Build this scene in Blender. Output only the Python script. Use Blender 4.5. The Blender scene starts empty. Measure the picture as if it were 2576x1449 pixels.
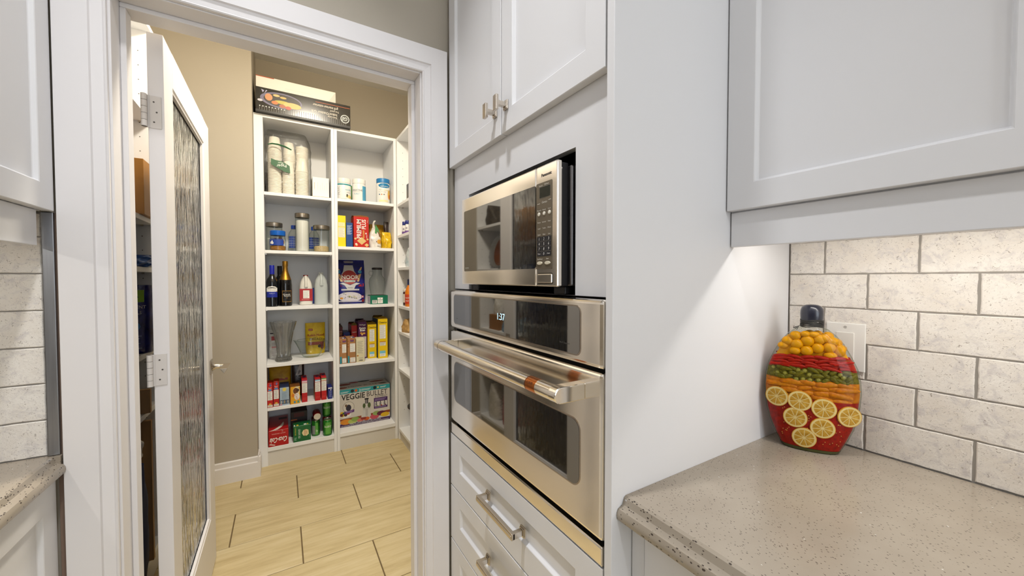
import bpy, bmesh, math, random
from math import sin, cos, pi, radians, sqrt, atan2
from mathutils import Vector, Matrix
random.seed(7)
scene = bpy.context.scene
COL = scene.collection

# ---------------------------------------------------------------- camera, world, large lights, exposure
cam_d = bpy.data.cameras.new('camera'); cam = bpy.data.objects.new('camera', cam_d); COL.objects.link(cam)
cam_d.sensor_width = 36.0; cam_d.lens = 958.3 / 2576 * 36.0; cam_d.clip_start = 0.02; cam_d.clip_end = 60
cam.location = (0, 0, 1.318); cam.rotation_euler = (radians(90 - 1.409), 0, radians(-31.187))
scene.camera = cam
world = bpy.data.worlds.new('daylight'); scene.world = world; world.use_nodes = True
wb = world.node_tree.nodes['Background']; wb.inputs['Color'].default_value = (0.86, 0.93, 1.0, 1); wb.inputs['Strength'].default_value = 1.3

def area_light(name, loc, rot, sx, sy, power, color, spread=180):
    l = bpy.data.lights.new(name, 'AREA'); l.shape = 'RECTANGLE'; l.size = sx; l.size_y = sy
    l.energy = power; l.color = color; l.spread = radians(spread)
    o = bpy.data.objects.new(name, l); o.location = loc; o.rotation_euler = rot; COL.objects.link(o); return o
# daylight that enters through the big window behind the camera
area_light('window_daylight', (0.15, -2.93, 1.6), (radians(90), 0, 0), 1.7, 1.9, 22, (0.86, 0.93, 1.0))
scene.view_settings.view_transform = 'Standard'; scene.view_settings.look = 'None'
scene.view_settings.exposure = 0.13; scene.view_settings.gamma = 1.0; scene.view_settings.use_curve_mapping = False
scene.cycles.max_bounces = 7; scene.cycles.diffuse_bounces = 3; scene.cycles.glossy_bounces = 3
scene.cycles.transmission_bounces = 5; scene.cycles.transparent_max_bounces = 16
scene.cycles.use_adaptive_sampling = True; scene.cycles.adaptive_threshold = 0.03; scene.cycles.adaptive_min_samples = 16
scene.cycles.caustics_reflective = False; scene.cycles.caustics_refractive = False
scene.cycles.sample_clamp_indirect = 4.0

# ---------------------------------------------------------------- materials
def lin(c):
    c = c / 255.0
    return c / 12.92 if c <= 0.04045 else ((c + 0.055) / 1.055) ** 2.4
def rgb(h):
    h = h.lstrip('#'); return tuple(lin(int(h[i:i + 2], 16)) for i in (0, 2, 4)) + (1.0,)
MATS = {}
def new_mat(name):
    m = bpy.data.materials.new(name); m.use_nodes = True
    return m, m.node_tree.nodes, m.node_tree.links, m.node_tree.nodes['Principled BSDF']
def C(h, rough=0.5, metal=0.0, spec=0.5, coat=0.0):
    k = ('c', h, rough, metal, spec, coat)
    if k in MATS: return MATS[k]
    m, n, l, b = new_mat('paint_' + h.strip('#'))
    b.inputs['Base Color'].default_value = rgb(h); b.inputs['Roughness'].default_value = rough
    b.inputs['Metallic'].default_value = metal; b.inputs['Specular IOR Level'].default_value = spec
    b.inputs['Coat Weight'].default_value = coat; b.inputs['Coat Roughness'].default_value = 0.08
    m.diffuse_color = rgb(h); MATS[k] = m
    return m
def N(nodes, typ, **kw):
    nd = nodes.new(typ)
    for k, v in kw.items():
        if hasattr(nd, k): setattr(nd, k, v)
    return nd
def mapped(nodes, links, scale, space='Object'):
    tc = nodes.new('ShaderNodeTexCoord'); mp = nodes.new('ShaderNodeMapping')
    mp.inputs['Scale'].default_value = scale; links.new(tc.outputs[space], mp.inputs['Vector']); return mp.outputs['Vector']
def noise(nodes, links, vec, scale, detail=4, rough=0.5, dist=0.0):
    t = nodes.new('ShaderNodeTexNoise'); t.inputs['Scale'].default_value = scale; t.inputs['Detail'].default_value = detail
    t.inputs['Roughness'].default_value = rough; t.inputs['Distortion'].default_value = dist
    links.new(vec, t.inputs['Vector']); return t.outputs['Fac']
def ramp(nodes, links, fac, stops):
    r = nodes.new('ShaderNodeValToRGB'); e = r.color_ramp.elements
    while len(e) < len(stops): e.new(0.5)
    for i, (p, c) in enumerate(stops):
        e[i].position = p; e[i].color = c
    links.new(fac, r.inputs['Fac']); return r.outputs['Color']
def bump(nodes, links, b, h, strength, dist):
    bp = nodes.new('ShaderNodeBump'); bp.inputs['Strength'].default_value = strength; bp.inputs['Distance'].default_value = dist
    links.new(h, bp.inputs['Height']); links.new(bp.outputs['Normal'], b.inputs['Normal'])
def mixc(nodes, links, fac, a, c, mode='MIX'):
    m = nodes.new('ShaderNodeMix'); m.data_type = 'RGBA'; m.blend_type = mode
    if isinstance(fac, float): m.inputs[0].default_value = fac
    else: links.new(fac, m.inputs[0])
    for s, i in ((a, 6), (c, 7)):
        if isinstance(s, tuple): m.inputs[i].default_value = s
        else: links.new(s, m.inputs[i])
    return m.outputs[2]

def paint(name, h, rough, nscale=2.0, amount=0.03, spec=0.4, bumpy=0.0):
    m, n, l, b = new_mat(name); v = mapped(n, l, (1, 1, 1))
    f = noise(n, l, v, nscale, 3); c = rgb(h)
    lo = tuple(x * (1 - amount) for x in c[:3]) + (1,); hi = tuple(min(1, x * (1 + amount)) for x in c[:3]) + (1,)
    l.new(ramp(n, l, f, [(0.3, lo), (0.7, hi)]), b.inputs['Base Color'])
    b.inputs['Roughness'].default_value = rough; b.inputs['Specular IOR Level'].default_value = spec
    if bumpy:
        bump(n, l, b, noise(n, l, v, 260, 2), bumpy, 0.001)
    return m
CAB = paint('white_cabinet_lacquer', '#e9e8e9', 0.38, 1.5, 0.012)
TRIM = paint('white_trim_paint', '#ebe7e6', 0.42, 2.0, 0.02)
WALL = paint('greige_wall_paint', '#b4ab9c', 0.75, 1.2, 0.03, 0.25, 0.12)
CEIL = paint('ceiling_paint', '#eeeae2', 0.85, 1.0, 0.02)
SHELF = paint('white_melamine', '#f3f3f4', 0.45, 2.0, 0.015)
KICK = paint('kick_board_paint', '#ddd9d2', 0.55, 2.0, 0.02)
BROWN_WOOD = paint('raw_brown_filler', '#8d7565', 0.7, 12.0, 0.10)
DARK = C('#141216', 0.55)
GROUT = C('#9c968e', 0.85); FGROUT = C('#6f5c3e', 0.9)

def metal(name, h, rough, stretch=(1, 1, 60), amt=0.06, bstr=0.03):
    m, n, l, b = new_mat(name); v = mapped(n, l, stretch)
    f = noise(n, l, v, 8, 3, 0.6)
    c = rgb(h); lo = tuple(x * (1 - amt) for x in c[:3]) + (1,); hi = tuple(min(1, x * (1 + amt)) for x in c[:3]) + (1,)
    l.new(ramp(n, l, f, [(0.3, lo), (0.7, hi)]), b.inputs['Base Color'])
    r = n.new('ShaderNodeMapRange'); r.inputs[3].default_value = rough * 0.8; r.inputs[4].default_value = rough * 1.25
    l.new(f, r.inputs[0]); l.new(r.outputs[0], b.inputs['Roughness']); b.inputs['Metallic'].default_value = 1.0
    return m
STEEL = metal('brushed_stainless', '#f8f1e6', 0.15, (3, 3, 260), 0.012)
STEEL_D = metal('dark_steel', '#6d6a6a', 0.3, (1, 1, 40))
NICKEL = metal('satin_nickel', '#cdc4b8', 0.24, (30, 30, 30), 0.03)
COPPER = metal('brushed_copper', '#c9783f', 0.22, (30, 30, 1), 0.05)
ALU = metal('aluminium_trim', '#9fa1a6', 0.32, (60, 60, 1), 0.05)
GOLD = metal('gold_foil', '#b98a3a', 0.35, (20, 20, 20), 0.2)
LIDM = metal('brushed_lid', '#a59a8a', 0.3, (50, 50, 1), 0.08)
def dark_mirror():
    m, n, l, b = new_mat('dark_reflective_glass')
    b.inputs['Base Color'].default_value = (0.012, 0.011, 0.011, 1); b.inputs['Roughness'].default_value = 0.03
    b.inputs['Specular IOR Level'].default_value = 1.0; b.inputs['IOR'].default_value = 2.1
    return m
BLACKGLASS = dark_mirror()

def thin_glass(name, tint, ior=1.45, rough=0.02, bumpscale=0, bstr=0.0, extra=0.0, edge=16.0):
    m, n, l, b = new_mat(name); n.remove(b); out = n['Material Output']
    tr = n.new('ShaderNodeBsdfTransparent')
    gl = n.new('ShaderNodeBsdfGlossy'); gl.inputs['Roughness'].default_value = rough
    fr = n.new('ShaderNodeLayerWeight'); fr.inputs['Blend'].default_value = 0.5      # Schlick's reflectance, the same from both sides of the wall
    pw = n.new('ShaderNodeMath'); pw.operation = 'POWER'; pw.inputs[1].default_value = 5.0; l.new(fr.outputs['Facing'], pw.inputs[0])
    f0 = ((ior - 1) / (ior + 1)) ** 2; ma = n.new('ShaderNodeMath'); ma.operation = 'MULTIPLY_ADD'
    ma.inputs[1].default_value = 1 - f0; ma.inputs[2].default_value = f0; l.new(pw.outputs[0], ma.inputs[0])
    p2 = n.new('ShaderNodeMath'); p2.operation = 'POWER'; p2.inputs[1].default_value = 3.0; l.new(fr.outputs['Facing'], p2.inputs[0])
    l.new(mixc(n, l, p2.outputs[0], tint, tuple(c ** edge for c in tint[:3]) + (1,)), tr.inputs['Color'])      # longer path through the wall at a slant
    mx = n.new('ShaderNodeMixShader'); l.new(tr.outputs[0], mx.inputs[1]); l.new(gl.outputs[0], mx.inputs[2])
    fac = ma.outputs[0]
    if extra:
        ad = n.new('ShaderNodeMath'); ad.operation = 'ADD'; ad.inputs[1].default_value = extra; l.new(fac, ad.inputs[0]); fac = ad.outputs[0]
    l.new(fac, mx.inputs[0]); l.new(mx.outputs[0], out.inputs['Surface'])
    if bumpscale:
        bp = n.new('ShaderNodeBump'); bp.inputs['Strength'].default_value = bstr; bp.inputs['Distance'].default_value = 0.01
        l.new(noise(n, l, mapped(n, l, (1, 1, 1)), bumpscale, 4, 0.6, 0.6), bp.inputs['Height'])
        l.new(bp.outputs[0], gl.inputs['Normal']); l.new(bp.outputs[0], fr.inputs['Normal'])
    return m
GLASS = thin_glass('clear_glass', (0.93, 0.95, 0.94, 1)); BGLASS = thin_glass('bottle_glass', (0.94, 0.95, 0.92, 1), 1.30, 0.015, edge=16.0)
RIBGLASS = thin_glass('ribbed_glass', (0.93, 0.945, 0.94, 1), 1.5, 0.03, edge=14.0)
def crystal():
    m = thin_glass('cut_crystal', (0.96, 0.96, 0.95, 1), 1.55, 0.02, edge=10.0); n, l = m.node_tree.nodes, m.node_tree.links; out = n['Material Output']
    old = out.inputs['Surface'].links[0].from_socket; g = n.new('ShaderNodeBsdfGlass'); g.inputs['IOR'].default_value = 1.48; g.inputs['Roughness'].default_value = 0.0
    mx = n.new('ShaderNodeMixShader'); mx.inputs[0].default_value = 0.5; l.new(old, mx.inputs[1]); l.new(g.outputs[0], mx.inputs[2]); l.new(mx.outputs[0], out.inputs['Surface'])
    return m
CRYSTAL = crystal()
FILM = thin_glass('clear_plastic_film', (0.955, 0.955, 0.95, 1), 1.25, 0.12, 45, 0.6, 0.02)
def milky():
    m, n, l, b = new_mat('milky_plastic')
    b.inputs['Base Color'].default_value = (0.72, 0.77, 0.76, 1); b.inputs['Roughness'].default_value = 0.35
    b.inputs['Alpha'].default_value = 0.55
    return m
MILKY = milky()
def rippled():
    m, n, l, b = new_mat('rain_glass')
    b.inputs['Base Color'].default_value = (0.96, 0.985, 0.97, 1); b.inputs['Roughness'].default_value = 0.02
    b.inputs['Transmission Weight'].default_value = 1.0; b.inputs['IOR'].default_value = 1.42
    v = mapped(n, l, (1, 1, 0.17)); f = noise(n, l, v, 62, 0.6, 0.4, 0.8)
    bump(n, l, b, f, 0.6, 0.0052)
    return m
RAIN = rippled()

def tile_mat(name, light, mid, dark, vein, scale=14):
    """weathered travertine: blotches, pits; varies from tile to tile"""
    m, n, l, b = new_mat(name)
    v = mapped(n, l, (1, 1, 1)); oi = n.new('ShaderNodeObjectInfo')
    ad = n.new('ShaderNodeVectorMath'); ad.operation = 'ADD'
    cx = n.new('ShaderNodeCombineXYZ'); sc = n.new('ShaderNodeMath'); sc.operation = 'MULTIPLY'; sc.inputs[1].default_value = 37.0
    l.new(oi.outputs['Random'], sc.inputs[0])
    for i in range(3): l.new(sc.outputs[0], cx.inputs[i])
    l.new(v, ad.inputs[0]); l.new(cx.outputs[0], ad.inputs[1]); v = ad.outputs[0]
    base = ramp(n, l, noise(n, l, v, scale, 6, 0.6), [(0.3, rgb(mid)), (0.62, rgb(light))])
    blot = ramp(n, l, noise(n, l, v, scale * 3.0, 6, 0.72, 0.6), [(0.50, (0, 0, 0, 1)), (0.66, (1, 1, 1, 1))])
    c = mixc(n, l, blot, base, rgb(vein))
    pit = ramp(n, l, noise(n, l, v, scale * 15, 4, 0.65, 1.6), [(0.60, (0, 0, 0, 1)), (0.66, (1, 1, 1, 1))])
    c = mixc(n, l, pit, c, rgb(dark)); l.new(c, b.inputs['Base Color'])
    b.inputs['Roughness'].default_value = 0.6; b.inputs['Specular IOR Level'].default_value = 0.3
    bump(n, l, b, noise(n, l, v, scale * 6, 6, 0.7, 0.8), 0.35, 0.004)
    return m
TILE = tile_mat('tumbled_travertine', '#f3ede4', '#e9e0d4', '#aba095', '#d9d2cd')
def floor_tile():
    m, n, l, b = new_mat('beige_porcelain'); v0 = mapped(n, l, (1.2, 9, 9)); oi = n.new('ShaderNodeObjectInfo')
    ad = n.new('ShaderNodeVectorMath'); ad.operation = 'ADD'; cx = n.new('ShaderNodeCombineXYZ')
    sc = n.new('ShaderNodeMath'); sc.operation = 'MULTIPLY'; sc.inputs[1].default_value = 41.0; l.new(oi.outputs['Random'], sc.inputs[0])
    for i in range(3): l.new(sc.outputs[0], cx.inputs[i])
    l.new(v0, ad.inputs[0]); l.new(cx.outputs[0], ad.inputs[1])
    f = noise(n, l, ad.outputs[0], 3.0, 6, 0.62)
    l.new(ramp(n, l, f, [(0.3, rgb('#bda87c')), (0.5, rgb('#cdba8e')), (0.7, rgb('#d8c7a0'))]), b.inputs['Base Color'])
    b.inputs['Roughness'].default_value = 0.42
    return m
FTILE = floor_tile()
def quartz():
    m, n, l, b = new_mat('flecked_quartz')
    v = mapped(n, l, (1, 1, 1))
    base = ramp(n, l, noise(n, l, v, 7, 4), [(0.3, rgb('#9a8e7e')), (0.7, rgb('#a89d8d'))])
    vs = mapped(n, l, (1.9, 1.0, 1.6))
    vo = n.new('ShaderNodeTexVoronoi'); vo.inputs['Scale'].default_value = 150; l.new(vs, vo.inputs['Vector'])
    sep = n.new('ShaderNodeSeparateColor'); l.new(vo.outputs['Color'], sep.inputs[0])
    wob = n.new('ShaderNodeMath'); wob.operation = 'MULTIPLY_ADD'; wob.inputs[1].default_value = -0.34; l.new(sep.outputs[2], wob.inputs[0]); l.new(vo.outputs['Distance'], wob.inputs[2])
    rag = n.new('ShaderNodeMath'); rag.operation = 'MULTIPLY_ADD'; rag.inputs[1].default_value = 0.30; l.new(noise(n, l, v, 420, 3), rag.inputs[0]); l.new(wob.outputs[0], rag.inputs[2])
    near = ramp(n, l, rag.outputs[0], [(0.17, (1, 1, 1, 1)), (0.25, (0, 0, 0, 1))])
    pick = ramp(n, l, sep.outputs[0], [(0.30, (0, 0, 0, 1)), (0.32, (1, 1, 1, 1))])
    mu = mixc(n, l, 1.0, near, pick, 'MULTIPLY')
    c = mixc(n, l, mu, base, rgb('#4a4038'))
    spark = ramp(n, l, sep.outputs[1], [(0.993, (0, 0, 0, 1)), (0.995, (1, 1, 1, 1))])
    n2 = mixc(n, l, 1.0, near, spark, 'MULTIPLY')
    c = mixc(n, l, n2, c, rgb('#f4f1ea')); l.new(c, b.inputs['Base Color'])
    b.inputs['Roughness'].default_value = 0.2; b.inputs['Specular IOR Level'].default_value = 0.5
    return m
QUARTZ = quartz()
def emit(name, col, strength):
    m, n, l, b = new_mat(name); b.inputs['Emission Color'].default_value = col; b.inputs['Emission Strength'].default_value = strength
    b.inputs['Base Color'].default_value = (0.9, 0.9, 0.9, 1); m.cycles.emission_sampling = 'NONE'; return m

# ---------------------------------------------------------------- mesh helpers
class MB:
    def __init__(s): s.v = []; s.f = []; s.m = []; s.mats = []
    def mi(s, mat):
        if mat not in s.mats: s.mats.append(mat)
        return s.mats.index(mat)
    def add(s, vs, fs, mat):
        o = len(s.v); k = s.mi(mat); s.v += [tuple(p) for p in vs]
        for f in fs: s.f.append(tuple(i + o for i in f)); s.m.append(k)
        return s
    def box(s, x0, x1, y0, y1, z0, z1, mat):
        return s.add([(x0, y0, z0), (x1, y0, z0), (x1, y1, z0), (x0, y1, z0), (x0, y0, z1), (x1, y0, z1), (x1, y1, z1), (x0, y1, z1)],
                     [(0, 3, 2, 1), (4, 5, 6, 7), (0, 1, 5, 4), (1, 2, 6, 5), (2, 3, 7, 6), (3, 0, 4, 7)], mat)
    def prism(s, poly, axis, a, b, mat):
        """2-D polygon (counter-clockwise) swept along an axis from a to b"""
        def P(p, t): return {'x': (t, p[0], p[1]), 'y': (p[0], t, p[1]), 'z': (p[0], p[1], t)}[axis]
        n = len(poly); vs = [P(p, a) for p in poly] + [P(p, b) for p in poly]
        fs = [tuple(range(n)), tuple(range(2 * n - 1, n - 1, -1))] + [(i, i + n, (i + 1) % n + n, (i + 1) % n) for i in range(n)]
        return s.add(vs, fs, mat)
    def lathe(s, prof, mat, n=28, cx=0, cy=0, cz=0, cap=True, sx=1, sy=1):
        vs = []; k = len(prof)
        for r, z in prof:
            for i in range(n):
                a = 2 * pi * i / n; vs.append((cx + r * cos(a) * sx, cy + r * sin(a) * sy, cz + z))
        fs = [(j * n + i, j * n + (i + 1) % n, (j + 1) * n + (i + 1) % n, (j + 1) * n + i) for j in range(k - 1) for i in range(n)]
        if cap: fs += [tuple(range(n - 1, -1, -1)), tuple(range((k - 1) * n, k * n))]
        return s.add(vs, fs, mat)
    def tube(s, pts, r, mat, n=10, closed=False, cap=True):
        pts = [Vector(p) for p in pts]; vs = []; k = len(pts); rs = r if isinstance(r, (list, tuple)) else [r] * k
        up = None
        for i, p in enumerate(pts):
            t = (pts[(i + 1) % k] - pts[i - 1]) if closed else (pts[min(i + 1, k - 1)] - pts[max(i - 1, 0)])
            t.normalize()
            if up is None: up = Vector((0, 0, 1)) if abs(t.z) < 0.9 else Vector((1, 0, 0))
            a = t.cross(up).normalized(); up = a.cross(t).normalized()
            for j in range(n):
                q = 2 * pi * j / n; vs.append(p + (a * cos(q) + up * sin(q)) * rs[i])
        fs = [(i * n + j, i * n + (j + 1) % n, ((i + 1) % k) * n + (j + 1) % n, ((i + 1) % k) * n + j) for i in range(k if closed else k - 1) for j in range(n)]
        if cap and not closed: fs += [tuple(range(n - 1, -1, -1)), tuple(range((k - 1) * n, k * n))]
        return s.add(vs, fs, mat)
    def ball(s, c, r, mat, n=12, m=8):
        rx, ry, rz = r if isinstance(r, tuple) else (r, r, r)
        vs = [(c[0], c[1], c[2] - rz)]
        for j in range(1, m):
            t = -pi / 2 + pi * j / m
            for i in range(n):
                a = 2 * pi * i / n; vs.append((c[0] + rx * cos(t) * cos(a), c[1] + ry * cos(t) * sin(a), c[2] + rz * sin(t)))
        vs.append((c[0], c[1], c[2] + rz)); T = len(vs) - 1
        fs = [(0, 1 + (i + 1) % n, 1 + i) for i in range(n)] + [(T, T - n + i, T - n + (i + 1) % n) for i in range(n)]
        fs += [(1 + j * n + i, 1 + j * n + (i + 1) % n, 1 + (j + 1) * n + (i + 1) % n, 1 + (j + 1) * n + i) for j in range(m - 2) for i in range(n)]
        return s.add(vs, fs, mat)
    def mesh(s, name, off=(0, 0, 0), smooth=False, ang=35):
        me = bpy.data.meshes.new(name)
        me.from_pydata([(a - off[0], b - off[1], c - off[2]) for a, b, c in s.v], [], s.f)
        for m in s.mats: me.materials.append(m)
        me.polygons.foreach_set('material_index', s.m)
        if smooth:
            me.polygons.foreach_set('use_smooth', [True] * len(me.polygons)); me.update(); me.set_sharp_from_angle(angle=radians(ang))
        me.update(); return me
    def build(s, name, parent=None, off=(0, 0, 0), smooth=False, ang=35, bevel=0.0, seg=2, fix=True, loc=None):
        me = s.mesh(name, off, smooth, ang)
        if fix:
            bm = bmesh.new(); bm.from_mesh(me); bmesh.ops.recalc_face_normals(bm, faces=bm.faces); bm.to_mesh(me); bm.free()
        o = bpy.data.objects.new(name, me); COL.objects.link(o)
        if parent is not None: o.parent = parent
        if loc is not None: o.location = loc
        if bevel:
            b = o.modifiers.new('bevel', 'BEVEL'); b.width = bevel; b.segments = seg; b.limit_method = 'ANGLE'; b.angle_limit = radians(40)
        return o
def tag(o, label=None, cat=None, group=None, kind=None):
    for k, v in (('label', label), ('category', cat), ('group', group), ('kind', kind)):
        if v: o[k] = v
    return o
def thing(name, label, cat, loc=(0, 0, 0), rz=0.0, group=None, kind=None):
    o = bpy.data.objects.new(name, None); COL.objects.link(o); o.empty_display_size = 0.05
    o.location = loc; o.rotation_euler = (0, 0, rz); return tag(o, label, cat, group, kind)
def inst(name, me, parent, loc=(0, 0, 0), rot=(0, 0, 0), scale=None):
    o = bpy.data.objects.new(name, me); COL.objects.link(o); o.parent = parent; o.location = loc; o.rotation_euler = rot
    if scale: o.scale = scale
    return o
def bx(name, x0, x1, y0, y1, z0, z1, mat, parent=None, off=(0, 0, 0), bevel=0.0, seg=2):
    return MB().box(min(x0, x1), max(x0, x1), min(y0, y1), max(y0, y1), min(z0, z1), max(z0, z1), mat).build(name, parent, off, bevel=bevel, seg=seg)

# ---------------------------------------------------------------- flat print (lettering, panels) as thin geometry laid on a surface
GLY = {}; GLYB = {}
def load_glyphs(chars, GLY, weight=0.0):
    cu = bpy.data.curves.new('glyphs', 'FONT'); cu.size = 1.0; cu.resolution_u = 2; cu.offset = weight
    ob = bpy.data.objects.new('glyphs', cu); COL.objects.link(ob)
    def grab(t):
        cu.body = t; dg = bpy.context.evaluated_depsgraph_get(); dg.update()
        me = ob.evaluated_get(dg).to_mesh(); r = [(v.co.x, v.co.y) for v in me.vertices], [tuple(p.vertices) for p in me.polygons]
        ob.evaluated_get(dg).to_mesh_clear(); return r
    w2 = max(p[0] for p in grab('HH')[0])
    for ch in sorted(set(chars)):
        if ch == ' ': GLY[ch] = ([], [], 0.3); continue
        v, f = grab(ch); w = max(p[0] for p in grab('H' + ch + 'H')[0]) - w2
        GLY[ch] = (v, f, w)
    bpy.data.objects.remove(ob); bpy.data.curves.remove(cu)
CHARS = "ABCDEFGHIJKLMNOPQRSTUVWXYZabcdefghijklmnopqrstuvwxyz0123456789:/.,-&%'+! "
load_glyphs(CHARS, GLY); load_glyphs(CHARS, GLYB, 0.018)
class Print:
    """collects flat shapes in (u, v) metres and lays them on a surface given by f(u, v, offset)"""
    def __init__(s, f, curved=False): s.f = f; s.mb = MB(); s.curved = curved; s.k = 0
    def h(s, layer): s.k += 1; return 0.0003 + 0.0002 * layer + 0.000006 * s.k
    def poly(s, pts, mat, layer=1):
        h = s.h(layer); n = len(pts)
        if s.curved and n > 4:
            cu, cv = sum(p[0] for p in pts) / n, sum(p[1] for p in pts) / n; R = 4
            vs = [s.f(cu, cv, h)] + [s.f(cu + (u - cu) * r / R, cv + (v - cv) * r / R, h) for r in range(1, R + 1) for u, v in pts]
            fs = [(0, 1 + i, 1 + (i + 1) % n) for i in range(n)] + [(1 + r * n + i, 1 + (r + 1) * n + i, 1 + (r + 1) * n + (i + 1) % n, 1 + r * n + (i + 1) % n) for r in range(R - 1) for i in range(n)]
            return s.mb.add(vs, fs, mat)
        return s.mb.add([s.f(u, v, h) for u, v in pts], [tuple(range(n))], mat)
    def rect(s, u0, v0, u1, v1, mat, layer=1, nu=1):
        for i in range(nu):
            a = u0 + (u1 - u0) * i / nu; b = u0 + (u1 - u0) * (i + 1) / nu
            s.poly([(a, v0), (b, v0), (b, v1), (a, v1)], mat, layer)
    def disc(s, u, v, r, mat, layer=1, rv=None, n=18):
        rv = rv or r; s.poly([(u + r * cos(2 * pi * i / n), v + rv * sin(2 * pi * i / n)) for i in range(n)], mat, layer)
    def ring(s, u, v, r0, r1, mat, layer=1, n=24):
        for i in range(n):
            a, b = 2 * pi * i / n, 2 * pi * (i + 1) / n
            s.poly([(u + r0 * cos(a), v + r0 * sin(a)), (u + r1 * cos(a), v + r1 * sin(a)), (u + r1 * cos(b), v + r1 * sin(b)), (u + r0 * cos(b), v + r0 * sin(b))], mat, layer)
    def width(s, t, size): return sum(GLY[c][2] for c in t) * size
    def text(s, t, u, v, size, mat, layer=2, rot=0.0, align='c', sx=1.0, shear=0.0, bold=0.0, fit=0.0):
        if fit: sx = fit / (sum(GLY[c][2] for c in t) * size)
        w = sum(GLY[c][2] for c in t) * size * sx; x = {'c': -w / 2, 'l': 0, 'r': -w}[align]; ca, sa = cos(rot), sin(rot); hh = s.h(layer)
        for c in t:
            vs, fs, adv = GLY[c]
            if bold: vs, fs = GLYB[c][:2]
            pts = []
            for px, py in vs:
                q = x + (px * sx + py * shear) * size; y = (py - 0.35) * size; pts.append(s.f(u + q * ca - y * sa, v + q * sa + y * ca, hh))
            if pts: s.mb.add(pts, fs, mat)
            x += adv * size * sx
    def lines(s, u0, v0, u1, v1, n, mat, layer=2, frac=0.35):
        """rows of tiny copy too small to read"""
        h = (v1 - v0) / n
        for i in range(n):
            e = u1 - (u1 - u0) * (0.05 + 0.3 * ((i * 7) % 5) / 5)
            s.rect(u0, v1 - (i + 0.7) * h, e, v1 - (i + 0.7 - frac) * h, mat, layer)
    def build(s, parent, name='print'):
        if not s.mb.f: return None
        o = s.mb.build(name, parent, fix=False); o['kind'] = 'stuff'      # tiny printed shapes, joined
        return o
def face_y(x0, y, z0): return lambda u, v, o: (x0 + u, y - o, z0 + v)          # faces -y, u to +x
def face_nx(x, y0, z0): return lambda u, v, o: (x - o, y0 - u, z0 + v)         # faces -x, u to -y
def face_top(x0, y0, z): return lambda u, v, o: (x0 + u, y0 + v, z + o)
def cyl_front(r, a0=-pi / 2): return lambda u, v, o: ((r + o) * cos(a0 + u / r), (r + o) * sin(a0 + u / r), v)
W_ = C('#f4f2ec', 0.5); K_ = C('#1d1a1c', 0.5); GREY_ = C('#a5a19c', 0.6); LINE_ = C('#bdb9b3', 0.6)
# ================================================================ the setting
def struct(name, mb, label, cat, bevel=0.0, parent=None):
    o = mb.build(name, parent, bevel=bevel)
    if parent is None: tag(o, label, cat, kind='structure')
    return o
ZC = 3.0                                     # ceiling
DX0, DX1, DZ = -0.343, 0.414, 2.013          # doorway between the casings
struct('ceiling', MB().box(-0.95, 1.35, -3.1, 3.66, ZC, ZC + 0.1, CEIL), 'plain white ceiling over the servery and pantry', 'ceiling')
struct('wall_left', MB().box(-0.92, -0.80, -3.1, 1.275, 0, ZC, WALL), 'greige wall behind the shallow left counter', 'wall')
struct('wall_pantry_left', MB().box(-1.0, -0.88, 1.405, 3.66, 0, ZC, WALL), 'greige side wall of the pantry behind the glass door', 'wall')
struct('wall_pantry_right', MB().box(1.21, 1.33, 1.405, 3.66, 0, ZC, WALL), 'greige side wall of the pantry behind the right shelving', 'wall')
struct('wall_pantry_back', MB().box(-0.15, 1.21, 3.54, 3.66, 0, ZC, WALL), 'greige back wall above the pantry shelves', 'wall')
struct('wall_pantry_stub', MB().box(-0.88, -0.15, 3.03, 3.66, 0, ZC, WALL), 'greige projecting wall between glass door and pantry shelves', 'wall')
we = MB().box(-0.92, DX0 - 0.017, 1.275, 1.405, 0, ZC, WALL).box(DX1 + 0.016, 1.33, 1.275, 1.405, 0, ZC, WALL).box(DX0 - 0.017, DX1 + 0.016, 1.275, 1.405, DZ + 0.017, ZC, WALL)
wall_end = struct('wall_end', we, 'greige end wall around the pantry doorway', 'wall')
wall_right = struct('wall_right', MB().box(1.162, 1.28, -3.1, 1.275, 0, ZC, WALL).box(1.1585, 1.162, -1.6, 0.486, 0.915, 1.47, GROUT), 'wall with travertine brick tile backsplash above the right counter', 'wall')
# wall behind the camera, with a wide window
wb_ = MB().box(-0.92, -0.70, -3.1, -2.98, 0, ZC, WALL).box(1.0, 1.28, -3.1, -2.98, 0, ZC, WALL).box(-0.70, 1.0, -3.1, -2.98, 0, 0.6, WALL).box(-0.70, 1.0, -3.1, -2.98, 2.6, ZC, WALL)
struct('wall_back', wb_, 'greige wall with a window behind the camera', 'wall')
win = MB()
for a in ((-0.70, -0.64, 0.6, 2.6), (0.94, 1.0, 0.6, 2.6), (-0.64, 0.94, 0.6, 0.66), (-0.64, 0.94, 2.54, 2.6), (0.12, 0.18, 0.66, 2.54)):
    win.box(a[0], a[1], -3.07, -3.01, a[2], a[3], TRIM)
struct('window_1', win, 'white framed window behind the camera', 'window', 0.003)

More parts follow.
